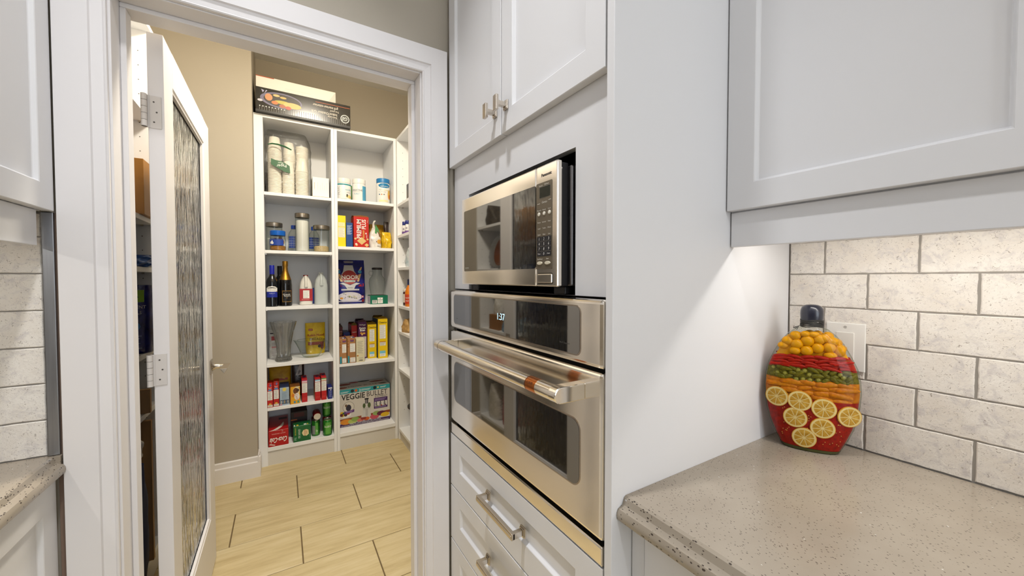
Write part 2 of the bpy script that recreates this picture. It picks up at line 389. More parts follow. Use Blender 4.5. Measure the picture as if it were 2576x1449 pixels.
# floor: grout bed with one object per tile
floor = struct('floor', MB().box(-0.95, 1.33, -3.1, 3.66, -0.08, -0.003, FGROUT), 'beige plank tile floor laid in half bond', 'floor')
tcache = {}
k = 0; ytop = 2.908 + 0.3088
while ytop > -2.7:
    y1 = ytop; y0 = ytop - 0.3088
    xa, xb = (-0.88, 1.21) if (y0 + y1) / 2 > 1.34 else (-0.80, 1.16)
    yb = min(y1, 3.03 if False else 3.40)
    x = -0.236 - 0.6135 * 2 + (0.307 if k % 2 else 0.0)
    while x < xb:
        a, b = max(x + 0.0028, xa), min(x + 0.6135 - 0.0028, xb)
        if b - a > 0.02:
            w, d = round(b - a, 4), round(y1 - y0 - 0.0036, 4)
            if (w, d) not in tcache:
                t = MB(); e = 0.0012
                t.add([(-w / 2, -d / 2, -0.004), (w / 2, -d / 2, -0.004), (w / 2, d / 2, -0.004), (-w / 2, d / 2, -0.004),
                       (-w / 2, -d / 2, -e), (w / 2, -d / 2, -e), (w / 2, d / 2, -e), (-w / 2, d / 2, -e),
                       (-w / 2 + e, -d / 2 + e, 0), (w / 2 - e, -d / 2 + e, 0), (w / 2 - e, d / 2 - e, 0), (-w / 2 + e, d / 2 - e, 0)],
                      [(0, 1, 5, 4), (1, 2, 6, 5), (2, 3, 7, 6), (3, 0, 4, 7), (4, 5, 9, 8), (5, 6, 10, 9), (6, 7, 11, 10), (7, 4, 8, 11), (8, 9, 10, 11)], FTILE)
                tcache[(w, d)] = t.mesh('floor_tile')
            inst('floor_tile', tcache[(w, d)], floor, ((a + b) / 2, (y0 + y1) / 2, 0))
        x += 0.6135
    ytop -= 0.3088; k += 1

# tumbled wall tiles: jittered outline, chamfered, proud of the grout
def wall_tile(w, h, seed):
    R = random.Random(seed); t = MB(); per = []
    nx, nz = max(3, int(w / 0.012)), 7
    def jit(): return R.uniform(-0.0010, 0.0003)
    for i in range(nx): per.append((-w / 2 + w * i / nx, -h / 2 - jit() * 0.8))
    for i in range(nz): per.append((w / 2 + jit(), -h / 2 + h * i / nz))
    for i in range(nx): per.append((w / 2 - w * i / nx, h / 2 + jit() * 0.8))
    for i in range(nz): per.append((-w / 2 - jit(), h / 2 - h * i / nz))
    n = len(per); c = []
    for u, v in per: c.append((u * (1 - 0.0018 / w * 2), v * (1 - 0.0016 / h * 2)))
    vs = [(u, 0.0, v) for u, v in per] + [(u, -0.0045, v) for u, v in per] + [(u, -0.0062, v) for u, v in c]
    fs = [(i, (i + 1) % n, (i + 1) % n + n, i + n) for i in range(n)] + [(i + n, (i + 1) % n + n, (i + 1) % n + 2 * n, i + 2 * n) for i in range(n)] + [tuple(range(2 * n, 3 * n))]
    return t.add(vs, fs, TILE).mesh('wall_tile')
WT = {}
def wt(w, h, var):
    key = (round(w, 3), round(h, 3), var)
    if key not in WT: WT[key] = wall_tile(w, h, hash(key) % 9999)
    return WT[key]
ROW = 0.0822
for r in range(7):
    z0 = 0.918 + ROW * r; z1 = min(z0 + ROW, 1.464)
    s = 0.327 if r % 2 == 0 else 0.2445
    js = sorted([s + 0.1645 * i for i in range(-12, 3)], reverse=True); js = [0.486] + [j for j in js if j < 0.47]
    for a, b in zip(js[:-1], js[1:]):
        if b < -1.0: break
        inst('wall_tile', wt(a - b - 0.0032, z1 - z0 - 0.0022, (r * 3 + int(a * 100)) % 5), wall_right, (1.1625, (a + b) / 2, (z0 + z1) / 2), (0, 0, radians(-90)))
for r in range(7):
    z0 = 0.918 + ROW * r; z1 = min(z0 + ROW, 1.464); x1 = -0.4545; x0 = x1 - (0.11 if r % 2 else 0.16)
    while x1 > -0.79:
        x0 = max(x0, -0.798)
        inst('wall_tile', wt(x1 - x0 - 0.0032, z1 - z0 - 0.0022, (r + int(x0 * 50)) % 5), wall_end, ((x0 + x1) / 2, 1.2755, (z0 + z1) / 2))
        x1 = x0; x0 = x1 - 0.1645
        if x1 <= -0.79: break
bx('grout_bed', -0.80, -0.4545, 1.2725, 1.275, 0.915, 1.466, GROUT, wall_end)
bx('tile_edge_trim', -0.4535, -0.4345, 1.262, 1.2745, 0.919, 1.466, ALU, wall_end, bevel=0.0015)
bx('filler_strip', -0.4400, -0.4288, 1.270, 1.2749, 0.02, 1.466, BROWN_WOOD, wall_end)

# casing round the doorway: stepped profile swept with mitred corners, three lengths
casing = thing('trim_1', 'white stepped casing around the pantry doorway', 'door casing', (0, 1.255, 0), kind='structure')
PROF = [(0.0, 1.2745), (0.0, 1.264), (0.003, 1.262), (0.006, 1.264), (0.026, 1.262), (0.028, 1.256), (0.084, 1.2545), (0.0855, 1.2575), (0.0855, 1.2745)]
def casing_len(name, seg, grow=0.0):
    mb = MB(); n = len(PROF); vs = []
    for d, y in PROF:
        A = {'l': [(DX0 - d, 0.0), (DX0 - d, DZ + d)], 'r': [(DX1 + d, 0.0), (DX1 + d, DZ + d)], 't': [(DX0 - d, DZ + d), (DX1 + d, DZ + d)]}[seg]
        vs += [(A[0][0], y - 1.255, A[0][1]), (A[1][0], y - 1.255, A[1][1])]
    fs = [(2 * i, 2 * i + 1, 2 * ((i + 1) % n) + 1, 2 * ((i + 1) % n)) for i in range(n)] + [tuple(2 * i for i in range(n)), tuple(2 * i + 1 for i in range(n))]
    mb.add(vs, fs, TRIM); return mb.build(name, casing)
casing_len('side_casing', 'l'); casing_len('side_casing', 'r'); casing_len('head_casing', 't')
frame = thing('trim_2', 'white door jamb lining with door stops', 'door frame', (0, 1.34, 0), kind='structure')
o_ = (0, 1.34, 0)
bx('jamb', DX0 - 0.016, DX0 + 0.005, 1.2755, 1.42, 0, DZ + 0.016, TRIM, frame, o_, 0.0015)
bx('jamb', DX1 - 0.005, DX1 + 0.016, 1.2755, 1.42, 0, DZ + 0.016, TRIM, frame, o_, 0.0015)
bx('head_jamb', DX0 + 0.005, DX1 - 0.005, 1.2755, 1.42, DZ - 0.003, DZ + 0.016, TRIM, frame, o_, 0.0015)
bx('door_stop', DX0 + 0.005, DX0 + 0.017, 1.335, 1.375, 0, DZ - 0.015, TRIM, frame, o_, 0.002)
bx('door_stop', DX1 - 0.017, DX1 - 0.005, 1.335, 1.375, 0, DZ - 0.015, TRIM, frame, o_, 0.002)
bx('door_stop', DX0 + 0.005, DX1 - 0.005, 1.335, 1.375, DZ - 0.015, DZ - 0.003, TRIM, frame, o_, 0.002)
bb = MB()
prof = [(0, 0), (0.016, 0), (0.016, 0.098), (0.013, 0.104), (0.010, 0.104), (0.010, 0.132), (0.006, 0.138), (0, 0.138)]
bb.prism([(3.0295 - a, b) for a, b in prof], 'x', -0.88, -0.134, TRIM).prism([(-0.1495 + a, b) for a, b in prof], 'y', 3.014, 3.146, TRIM)
struct('baseboard_pantry', bb, 'white stepped baseboard along the projecting pantry wall', 'baseboard')

# glazed pantry door, swung open into the pantry
XF, XB, Y0, Y1 = -0.278, -0.313, 1.447, 2.227
door = thing('door_1', 'white pantry door with one tall rippled glass pane standing open', 'door', ((XF + XB) / 2, Y0, 0.0), kind='structure')
do = ((XF + XB) / 2, Y0, 0)
OY0, OY1, OZ0, OZ1 = 1.552, 2.100, 0.256, 1.902
bx('hinge_stile', XB, XF, Y0, OY0, 0.012, 2.006, TRIM, door, do, 0.0015)
bx('lock_stile', XB, XF, OY1, Y1, 0.012, 2.006, TRIM, door, do, 0.0015)
bx('bottom_rail', XB, XF, OY0, OY1, 0.012, OZ0, TRIM, door, do)
bx('top_rail', XB, XF, OY0, OY1, OZ1, 2.006, TRIM, door, do)
def beads(side):
    s = 1 if side > 0 else -1; xf = XF if s > 0 else XB
    P = [(0, xf - s * 0.001), (0.004, xf - s * 0.003), (0.010, xf - s * 0.004), (0.0115, xf - s * 0.0125), (0, xf - s * 0.0125)]
    mb = MB(); n = len(P); vs = []
    for d, x in P:
        vs += [(x, OY0 + d, OZ0 + d), (x, OY1 - d, OZ0 + d), (x, OY1 - d, OZ1 - d), (x, OY0 + d, OZ1 - d)]
    fs = [(4 * i + j, 4 * i + (j + 1) % 4, 4 * ((i + 1) % n) + (j + 1) % 4, 4 * ((i + 1) % n) + j) for i in range(n) for j in range(4)]
    return mb.add(vs, fs, TRIM).build('glazing_bead', door, do)
beads(1); beads(-1)
bx('glass_pane', -0.2985, -0.2925, OY0 + 0.001, OY1 - 0.001, OZ0 + 0.001, OZ1 - 0.001, RAIN, door, do)
HINGE = paint('hinge_paint', '#d9d3ce', 0.45)
for hz in (1.785, 1.058, 0.22):
    h = bx('hinge', XB + 0.002, XF - 0.006, 1.4448, 1.4468, hz - 0.045, hz + 0.045, HINGE, door, do, 0.0008)
    kn = MB()
    for q in range(5):
        kn.lathe([(0.0068, hz - 0.045 + q * 0.018 + 0.0006), (0.0068, hz - 0.045 + (q + 1) * 0.018 - 0.0006)], HINGE, 14, XB - 0.006, 1.437)
        kn.lathe([(0.0058, hz - 0.045 + q * 0.018), (0.0058, hz - 0.045 + (q + 1) * 0.018)], C('#8a8480', 0.6), 10, XB - 0.006, 1.437)
    ko = kn.build('knuckle', h, do, smooth=True)
    bx('leaf', XB - 0.006, XB + 0.004, 1.4425, 1.4448, hz - 0.045, hz + 0.045, HINGE, h, do)
    for dz, dx in ((0.028, 0.013), (0.0, 0.019), (-0.028, 0.013)):
        MB().lathe([(0.0022, 0), (0.0022, 0.0006)], C('#55504c', 0.4, 0.8), 10).build('screw', h).matrix_local = Matrix.Translation((XB + dx - do[0], 1.4448 - do[1], hz + dz)) @ Matrix.Rotation(radians(90), 4, 'X')
for s, xf in ((1, XF), (-1, XB)):
    yh, zh = 2.168, 0.920
    hd = bx('handle', xf, xf + s * 0.006, yh - 0.026, yh + 0.026, zh - 0.033, zh + 0.033, NICKEL, door, do, 0.003)
    nk = MB().lathe([(0.024, 0.005), (0.016, 0.010), (0.0115, 0.018), (0.0105, 0.034), (0.0085, 0.034), (0.0085, 0.05)], NICKEL, 24)
    n_ = nk.build('neck', hd, smooth=True); n_.matrix_local = Matrix.Translation((xf - do[0], yh - do[1], zh)) @ Matrix.Rotation(radians(90 * s), 4, 'Y')
    lv = MB().prism([(xf + s * 0.046, zh + 0.008), (xf + s * 0.074, zh + 0.008), (xf + s * 0.060, zh - 0.016)], 'y', yh - 0.115, yh + 0.012, NICKEL)
    lv.build('lever', hd, do, bevel=0.0015)
# ================================================================ cabinets and appliances
def shaker(name, parent, off, face, depth, a0, a1, z0, z1, stile, rail0, rail1, axis='x', mat=CAB, sgn=1):
    """framed door or drawer front lying in a plane x = face (sgn=1: looks to -x, -1: looks to +x); a runs along y"""
    mb = MB(); r = 0.009; e = 0.004
    X0, X1 = face, face + sgn * depth; xr = face + sgn * r
    o = [(a0, z0), (a1, z0), (a1, z1), (a0, z1)]; i = [(a0 + stile, z0 + rail0), (a1 - stile, z0 + rail0), (a1 - stile, z1 - rail1), (a0 + stile, z1 - rail1)]
    j = [(a0 + stile + e, z0 + rail0 + e), (a1 - stile - e, z0 + rail0 + e), (a1 - stile - e, z1 - rail1 - e), (a0 + stile + e, z1 - rail1 - e)]
    vs = [(X0, y, z) for y, z in o] + [(X0, y, z) for y, z in i] + [(xr, y, z) for y, z in j] + [(X1, y, z) for y, z in o]
    fs = [(q, (q + 1) % 4, (q + 1) % 4 + 4, q + 4) for q in range(4)] + [(q + 4, (q + 1) % 4 + 4, (q + 1) % 4 + 8, q + 8) for q in range(4)] + [(8, 9, 10, 11), (12, 13, 14, 15)] + [(q, (q + 1) % 4, (q + 1) % 4 + 12, q + 12) for q in range(4)]
    return mb.add(vs, fs, mat).build(name, parent, off, bevel=0.0012, seg=1)

TY0, TY1 = 0.509, 1.252
tl = (0.82, 0.88, 0.0)
tower = thing('oven_cabinet', 'tall white built-in cabinet holding the microwave and steel oven', 'cabinet', tl)
bx('side_panel', 0.504, 1.156, 0.486, 0.504, 0.0, 2.80, CAB, tower, tl, 0.0012)
bx('carcase_side', 0.526, 1.156, 1.2535, 1.2545, 0.0, 2.80, CAB, tower, tl)
bx('back_panel', 1.146, 1.156, 0.504, 1.2535, 0.0, 2.80, CAB, tower, tl)
fp = MB().box(0.524, 0.542, 0.504, 0.611, 1.283, 1.72, CAB).box(0.524, 0.542, 1.136, 1.2535, 1.283, 1.72, CAB).box(0.524, 0.542, 0.611, 1.136, 1.590, 1.72, CAB)
fp.build('face_panel', tower, tl)
NICHE = C('#3a3436', 0.6)
bx('niche_shelf', 0.528, 1.146, 0.504, 1.2535, 1.2815, 1.2835, NICHE, tower, tl)
bx('niche_top', 0.542, 1.146, 0.504, 1.2535, 1.62, 1.638, NICHE, tower, tl)
bx('niche_side', 0.542, 1.146, 0.590, 0.606, 1.284, 1.62, NICHE, tower, tl); bx('niche_side', 0.542, 1.146, 1.142, 1.158, 1.284, 1.62, NICHE, tower, tl)
def knob(y, z, parent):
    k = MB().box(0.4995, 0.504, y - 0.010, y + 0.010, z - 0.012, z + 0.012, NICKEL).box(0.4975, 0.4995, y - 0.008, y + 0.008, z - 0.010, z + 0.010, NICKEL)
    k.box(0.476, 0.4975, y - 0.006, y + 0.006, z - 0.006, z + 0.006, NICKEL).box(0.468, 0.476, y - 0.0085, y + 0.0085, z - 0.019, z + 0.019, NICKEL)
    return k.build('knob', parent, tl, bevel=0.0014, seg=2)
d1 = shaker('door', tower, tl, 0.504, 0.0195, 0.890, TY1, 1.700, 2.795, 0.050, 0.057, 0.057)
d2 = shaker('door', tower, tl, 0.504, 0.0195, TY0, 0.886, 1.700, 2.795, 0.053, 0.057, 0.057)
knob(0.918, 1.766, d1); knob(0.860, 1.766, d2)
def pull(y0, y1, z, parent):
    for y in (y0, y1):
        p = MB().box(0.500, 0.5055, y - 0.011, y + 0.011, z - 0.013, z + 0.013, NICKEL).box(0.497, 0.500, y - 0.009, y + 0.009, z - 0.011, z + 0.011, NICKEL).box(0.470, 0.497, y - 0.006, y + 0.006, z - 0.008, z + 0.008, NICKEL)
        p.build('handle_post', parent, tl, bevel=0.0012, seg=1)
    b = MB().box(0.466, 0.476, y0 - 0.006, y1 + 0.006, z - 0.0085, z + 0.0085, NICKEL).box(0.4640, 0.4665, y0 - 0.004, y1 + 0.004, z - 0.004, z + 0.004, NICKEL)
    b.build('handle_bar', parent, tl, bevel=0.0016)
for z0, z1 in ((0.594, 0.775), (0.403, 0.590), (0.212, 0.399)):
    d = shaker('drawer', tower, tl, 0.5055, 0.02, TY0, 1.254, z0, z1, 0.078, 0.068, 0.050)
    pull(0.778, 0.962, (z0 + z1) / 2 + 0.009, d)
bx('kick', 0.58, 1.0, 0.504, 1.2535, 0.0, 0.2, CAB, tower, tl)

def rrect(y0, y1, z0, z1, r, n=6):
    p = []
    for cy, cz, a in ((y0 + r, z0 + r, pi), (y1 - r, z0 + r, 1.5 * pi), (y1 - r, z1 - r, 0), (y0 + r, z1 - r, 0.5 * pi)):
        for i in range(n + 1):
            t = a + pi / 2 * i / n; p.append((cy + r * cos(t), cz + r * sin(t)))
    return p
# ---- wall oven
ol = (0.52, 0.882, 0.78)
oven = thing('wall_oven', 'stainless steel built-in oven with black glass display and bar handle', 'oven', ol)
bx('cavity_body', 0.528, 1.10, 0.520, 1.245, 0.786, 1.276, K_, oven, ol)
cp = MB().box(0.504, 0.530, 0.509, 1.2545, 1.148, 1.279, STEEL).build('control_panel', oven, ol, bevel=0.009, seg=4)
dr = MB().box(0.504, 0.530, 0.509, 1.2545, 0.8235, 1.1415, STEEL).build('oven_door', oven, ol, bevel=0.009, seg=4)
bx('bottom_trim', 0.504, 0.530, 0.509, 1.2545, 0.779, 0.8155, STEEL, oven, ol, 0.003)
RIM = C('#b9ada0', 0.25, 1.0)
for par, (a, b, c, d), r in ((cp, (0.573, 1.2135, 1.1665, 1.2625), 0.012), (dr, (0.573, 1.2125, 0.901, 1.0345), 0.022)):
    MB().prism(rrect(a - 0.003, b + 0.003, c - 0.003, d + 0.003, r + 0.003), 'x', 0.5032, 0.5055, RIM).build('glass_rim', par, ol)
    MB().prism(rrect(a, b, c, d, r), 'x', 0.5026, 0.5050, BLACKGLASS).build('glass', par, ol)
pr = Print(face_nx(0.5022 - ol[0], 0.889 - ol[1], 1.216 - ol[2]))
pr.text('1:37', 0, 0, 0.026, emit('clock_glow', (0.45, 0.85, 1.0, 1), 0.9), 1)
pr.build(cp, 'clock_digits')
for t_, u_ in (('Wi-Fi Connect', 0.27), ('sensor', -0.30)):
    pr = Print(face_nx(0.5022 - ol[0], 0.889 - ol[1], 1.216 - ol[2])); pr.text(t_, u_, -0.031, 0.0052, C('#6a6662', 0.5), 1); pr.build(cp, 'lettering')
hz, hx = 1.098, 0.446
hb = MB().tube([(hx, 0.662 + (1.180 - 0.662) * i / 12, hz) for i in range(13)], 0.0160, STEEL, 28).build('handle', dr, ol, smooth=True)
MB().tube([(hx, 0.626, hz), (hx, 0.662, hz)], 0.0163, COPPER, 28).build('copper_band', hb, ol, smooth=True)
MB().tube([(hx, 0.578, hz), (hx, 0.626, hz)], 0.0160, STEEL, 28).build('handle_end', hb, ol, smooth=True)
for y0, y1 in ((0.558, 0.582), (1.180, 1.2135)):
    e = []
    for i in range(13):
        t = pi / 2 + pi * i / 12; e.append((hx + 0.016 * cos(t), hz + 0.016 * sin(t)))
    e = [(0.5045, hz + 0.016)] + e + [(0.5045, hz - 0.016)]
    MB().prism(e, 'y', y0, y1, STEEL).build('handle_bracket', hb, ol, bevel=0.002)
for y in (0.660, 1.1795): MB().tube([(hx, y - 0.0006, hz), (hx, y + 0.0006, hz)], 0.0164, K_, 28).build('handle_seam', hb, ol)
pc = Print(lambda u, v, o: (hx - (0.0163 + o) * cos(v / 0.0163) - ol[0], 0.644 - u - ol[1], hz + (0.0163 + o) * sin(v / 0.0163) - ol[2]))
pc.text('CAFE', 0, 0.008, 0.0085, C('#5b2a12', 0.5), 1); pc.build(hb, 'lettering')

# ---- microwave
ml = (0.70, 0.87, 1.2838)
mw = thing('microwave', 'stainless microwave with mirror-dark door set in the white niche', 'microwave', ml)
MX = 0.490
bx('housing', 0.519, 0.98, 0.618, 1.124, 1.302, 1.556, STEEL_D, mw, ml, 0.004)
bx('front_frame', MX + 0.006, 0.521, 0.6295, 1.1145, 1.302, 1.562, DARK, mw, ml, 0.003)
for y in (0.66, 1.08): bx('foot', 0.52, 0.56, y - 0.02, y + 0.02, 1.2838, 1.302, K_, mw, ml, 0.003)
md = bx('door', MX, MX + 0.014, 0.7065, 1.116, 1.3005, 1.565, STEEL, mw, ml, 0.003)
mp = bx('control_panel', MX, MX + 0.014, 0.6285, 0.7045, 1.3005, 1.565, STEEL, mw, ml, 0.003)
MB().prism(rrect(0.7068, 1.0965, 1.3405, 1.5255, 0.005), 'x', MX - 0.0008, MX + 0.003, BLACKGLASS).build('glass', md, ml)
KEYP = C('#6e6454', 0.25, 0.3)
MB().prism(rrect(0.6455, 0.7035, 1.3385, 1.5275, 0.003), 'x', MX - 0.0006, MX + 0.003, KEYP).build('keypad', mp, ml)
MB().prism(rrect(0.6425, 0.6985, 1.3065, 1.3305, 0.004), 'x', MX - 0.0004, MX + 0.002, C('#4d473f', 0.4, 0.8)).build('button_surround', mp, ml)
bx('open_button', MX - 0.003, MX + 0.001, 0.6445, 0.6965, 1.3085, 1.3285, STEEL, mp, ml, 0.002)
pr = Print(face_nx(MX - ml[0], 0.7045 - ml[1], 1.3005 - ml[2]))   # u: 0..0.076, v: 0..0.265
pr.text('Panasonic', 0.038, 0.2425, 0.0095, K_, 1, bold=0.02)
pr.build(mp, 'lettering')
pk = Print(face_nx(MX - 0.0006 - ml[0], 0.7045 - ml[1], 1.3005 - ml[2]))
pk.rect(0.014, 0.194, 0.052, 0.217, C('#1d2118', 0.15), 1); pk.rect(0.013, 0.193, 0.053, 0.218, C('#6f6a60', 0.4), 0)
tw = C('#d8d4c8', 0.5)
pk.text('Sensor', 0.019, 0.2205, 0.005, tw, 2); pk.text('Defrost', 0.040, 0.2215, 0.005, tw, 2); pk.text('Genius', 0.032, 0.184, 0.007, tw, 2, shear=0.25)
pk.rect(0.006, 0.1815, 0.016, 0.1825, tw, 2); pk.rect(0.047, 0.1855, 0.056, 0.1865, tw, 2)
for i, t in enumerate(('Popcorn', 'Reheat', 'Cook')):
    pk.text(t, 0.013 + i * 0.0185, 0.1675, 0.0045, tw, 2)
for j, row in enumerate((('Power', 'Inverter', 'Keep'), ('Level', 'Turbo', 'Warm'), ('Quick', 'More', 'Less'))):
    for i, t in enumerate(row): pk.text(t, 0.013 + i * 0.0185, 0.141 - j * 0.0135, 0.0045, tw, 2)
pk.rect(0.0045, 0.0665, 0.0565, 0.1095, C('#15161f', 0.3), 1)
for i in (1, 2): pk.rect(0.0045 + i * 0.01733 - 0.0003, 0.0665, 0.0045 + i * 0.01733 + 0.0003, 0.1095, C('#6b665c', 0.5), 2)
for j in (1, 2, 3): pk.rect(0.0045, 0.0665 + j * 0.01075 - 0.0003, 0.0565, 0.0665 + j * 0.01075 + 0.0003, C('#6b665c', 0.5), 2)
for j, row in enumerate((('1', '2', '3'), ('4', '5', '6'), ('7', '8', '9'), ('Timer', '0', 'Clock'))):
    for i, t in enumerate(row): pk.text(t, 0.0132 + i * 0.01733, 0.1042 - j * 0.01075, 0.0085 if len(t) == 1 else 0.0042, W_, 3, shear=0.15)
pk.text('Stop/Reset', 0.016, 0.0605, 0.0045, tw, 2); pk.text('Start', 0.044, 0.0610, 0.0045, tw, 2)
pk.build(mp, 'key_print')
pg = Print(face_nx(MX - 0.0008 - ml[0], 1.0965 - ml[1], 1.3405 - ml[2])); pg.text('INVERTER', 0.022, 0.010, 0.006, tw, 1); pg.build(md, 'lettering')
for i in range(3):
    b = MB().lathe([(0.0042, 0), (0.0042, 0.0015), (0.003, 0.0025)], C('#e9e2d2', 0.3), 16).build('round_key', mp, smooth=True)
    b.matrix_local = Matrix.Translation((MX - 0.0006 - ml[0], 0.7045 - 0.0125 - i * 0.019 - ml[1], 1.3005 + 0.159 - ml[2])) @ Matrix.Rotation(radians(-90), 4, 'Y')
for i in range(2):
    b = MB().lathe([(0.0062, 0), (0.0062, 0.0015), (0.005, 0.0025)], C('#d9d0ba', 0.3), 20).build('oval_key', mp, smooth=True)
    b.matrix_local = Matrix.Translation((MX - 0.0006 - ml[0], 0.7045 - 0.0155 - i * 0.0285 - ml[1], 1.3005 + 0.0515 - ml[2])) @ Matrix.Rotation(radians(-90), 4, 'Y') @ Matrix.Diagonal((0.62, 1.6, 1, 1))

# ---- countertops, base and wall cabinets
def counter_profile(xe, xw, s):     # s=+1 runs to +x from its front edge
    P = [(0.024, 0.918), (0.019, 0.915), (0.017, 0.909), (0.015, 0.904), (0.010, 0.901), (0.004, 0.899), (0.0008, 0.893), (0.0, 0.887), (0.0015, 0.880), (0.006, 0.876), (0.012, 0.875)]
    return [(xw, 0.918)] + [(xe + s * a, b) for a, b in P] + [(xw, 0.875)]
ct = MB().prism(counter_profile(0.516, 1.1535, 1), 'y', -1.6, 0.4855, QUARTZ).build('countertop', smooth=True, ang=30)
tag(ct, 'greige flecked quartz countertop carrying the bottle of preserved vegetables', 'countertop')
c2 = MB().prism(counter_profile(-0.423, -0.7995, -1), 'y', -1.6, 1.2535, QUARTZ).box(-0.7995, -0.431, 1.2535, 1.2690, 0.875, 0.918, QUARTZ).build('countertop', smooth=True, ang=30)
tag(c2, 'flecked quartz countertop on the shallow left cabinet beside the doorway', 'countertop')
bl = (0.85, -0.4, 0)
base = thing('base_cabinet', 'white base cabinet below the counter with the bottle', 'cabinet', bl)
bx('carcase', 0.575, 1.155, -1.55, 0.484, 0.10, 0.874, CAB, base, bl); bx('filler', 0.5565, 0.575, 0.4560, 0.484, 0.10, 0.874, CAB, base, bl)
bx('kick', 0.63, 1.15, -1.55, 0.484, 0.0, 0.10, CAB, base, bl)
for y1 in (0.4540, 0.004, -0.446, -0.896): shaker('door', base, bl, 0.5535, 0.02, y1 - 0.446, y1, 0.11, 0.868, 0.056, 0.057, 0.057)
ul = (1.0, -0.4, 1.468)
upper = thing('wall_cabinet', 'white wall cabinet with lit underside above the bottle', 'cabinet', ul)
bx('carcase', 0.876, 1.155, -1.55, 0.4845, 1.466, 2.80, CAB, upper, ul)
bx('valance', 0.872, 0.890, -1.55, 0.4835, 1.389, 1.4655, CAB, upper, ul, 0.0015)
for y1 in (0.4835, 0.0335, -0.4165, -0.8665): shaker('door', upper, ul, 0.8535, 0.02, y1 - 0.446, y1, 1.468, 2.795, 0.057, 0.055, 0.057)
bl2 = (-0.62, -0.4, 0)
lb = thing('base_cabinet', 'white shallow base cabinet at the far left below the quartz counter', 'cabinet', bl2)
bx('carcase', -0.798, -0.4605, -1.55, 1.2540, 0.10, 0.874, CAB, lb, bl2); bx('kick', -0.795, -0.50, -1.55, 1.254, 0.0, 0.10, CAB, lb, bl2)
for y1 in (1.2545, 0.8045, 0.3545, -0.0955, -0.5455): shaker('door', lb, bl2, -0.4395, 0.02, y1 - 0.446, y1, 0.11, 0.868, 0.057, 0.057, 0.057, sgn=-1)
ul2 = (-0.62, -0.4, 1.468)
lu = thing('wall_cabinet', 'white wall cabinet at the far left above the tiled end wall', 'cabinet', ul2)
bx('carcase', -0.798, -0.4515, -1.55, 1.2540, 1.466, 2.80, CAB, lu, ul2)
bx('valance', -0.465, -0.4475, -1.55, 1.2300, 1.389, 1.4655, CAB, lu, ul2, 0.0015)
for y1 in (1.2540, 0.8040, 0.3540, -0.0960, -0.5460): shaker('door', lu, ul2, -0.430, 0.02, y1 - 0.446, y1, 1.467, 2.795, 0.056, 0.055, 0.057, sgn=-1)

# ---- lamps, one downlight added: under-cabinet strips, recessed ceiling lights, pantry ceiling light
WARM = (1.0, 0.96, 0.90)
def strip_light(x, y0, y1, label, power):
    t = thing('light_strip', label, 'light', (x, (y0 + y1) / 2, 1.452))
    bx('strip_housing', -0.012, 0.012, -(y1 - y0) / 2, (y1 - y0) / 2, 0.004, 0.0135, C('#cfcac2', 0.4), t)
    bx('diffuser', -0.009, 0.009, -(y1 - y0) / 2 + 0.004, (y1 - y0) / 2 - 0.004, 0.0005, 0.0038, emit('strip_glow', WARM + (1,), 4.0), t)
    a = area_light('strip_lamp', (x, (y0 + y1) / 2, 1.4515), (0, 0, 0), 0.018, y1 - y0, power, WARM)
strip_light(0.955, -0.80, 0.40, 'slim warm light strip under the right wall cabinet', 2.2)
strip_light(-0.62, -0.20, 1.15, 'slim warm light strip under the left wall cabinet', 1.0)
def downlight(x, y, power, label, color=(0.96, 0.975, 1.0), spread=180):
    t = thing('recessed_light', label, 'light', (x, y, ZC), group='recessed ceiling lights')
    MB().lathe([(0.075, -0.004), (0.075, 0.0), (0.055, 0.0), (0.055, -0.004), (0.075, -0.004)], TRIM, 24, cap=False).build('ring', t, smooth=True)
    MB().lathe([(0.054, -0.0015), (0.054, -0.0005)], emit('lamp_glow', color + (1,), 6.0), 24).build('lens', t)
    l = bpy.data.lights.new('recessed_lamp', 'AREA'); l.shape = 'DISK'; l.size = 0.11; l.energy = power; l.color = color; l.spread = radians(spread)
    o = bpy.data.objects.new('recessed_lamp', l); o.location = (x, y, ZC - 0.006); COL.objects.link(o)
downlight(-0.08, 0.62, 6.9, 'added round recessed ceiling light nearest the pantry doorway', spread=88)  # added unseen downlight, narrow cone brightens the casing and oven tower
downlight(-0.05, -0.95, 5, 'round recessed ceiling light above the aisle behind the camera')
downlight(-0.05, -2.1, 8, 'round recessed ceiling light nearest the window behind the camera')
pl = thing('ceiling_light', 'round flush ceiling light in the middle of the pantry', 'light', (0.25, 1.86, ZC))
MB().lathe([(0.15, -0.02), (0.15, 0.0)], C('#dddddd', 0.4), 32).build('canopy', pl, smooth=True)
MB().lathe([(0.02, -0.10), (0.08, -0.085), (0.125, -0.055), (0.14, -0.021)], emit('bowl_glow', (1.0, 0.84, 0.60, 1), 6.0), 32).build('glass_bowl', pl, smooth=True)
l = bpy.data.lights.new('pantry_lamp_glow', 'POINT'); l.shadow_soft_size = 0.10; l.energy = 15; l.color = (1.0, 0.86, 0.60)
o = bpy.data.objects.new('pantry_lamp_glow', l); o.location = (0.25, 1.86, ZC - 0.205); COL.objects.link(o)
l = bpy.data.lights.new('pantry_lamp', 'AREA'); l.shape = 'DISK'; l.size = 0.26; l.energy = 30; l.color = (1.0, 0.93, 0.80)
o = bpy.data.objects.new('pantry_lamp', l); o.location = (0.25, 1.86, ZC - 0.115); COL.objects.link(o)

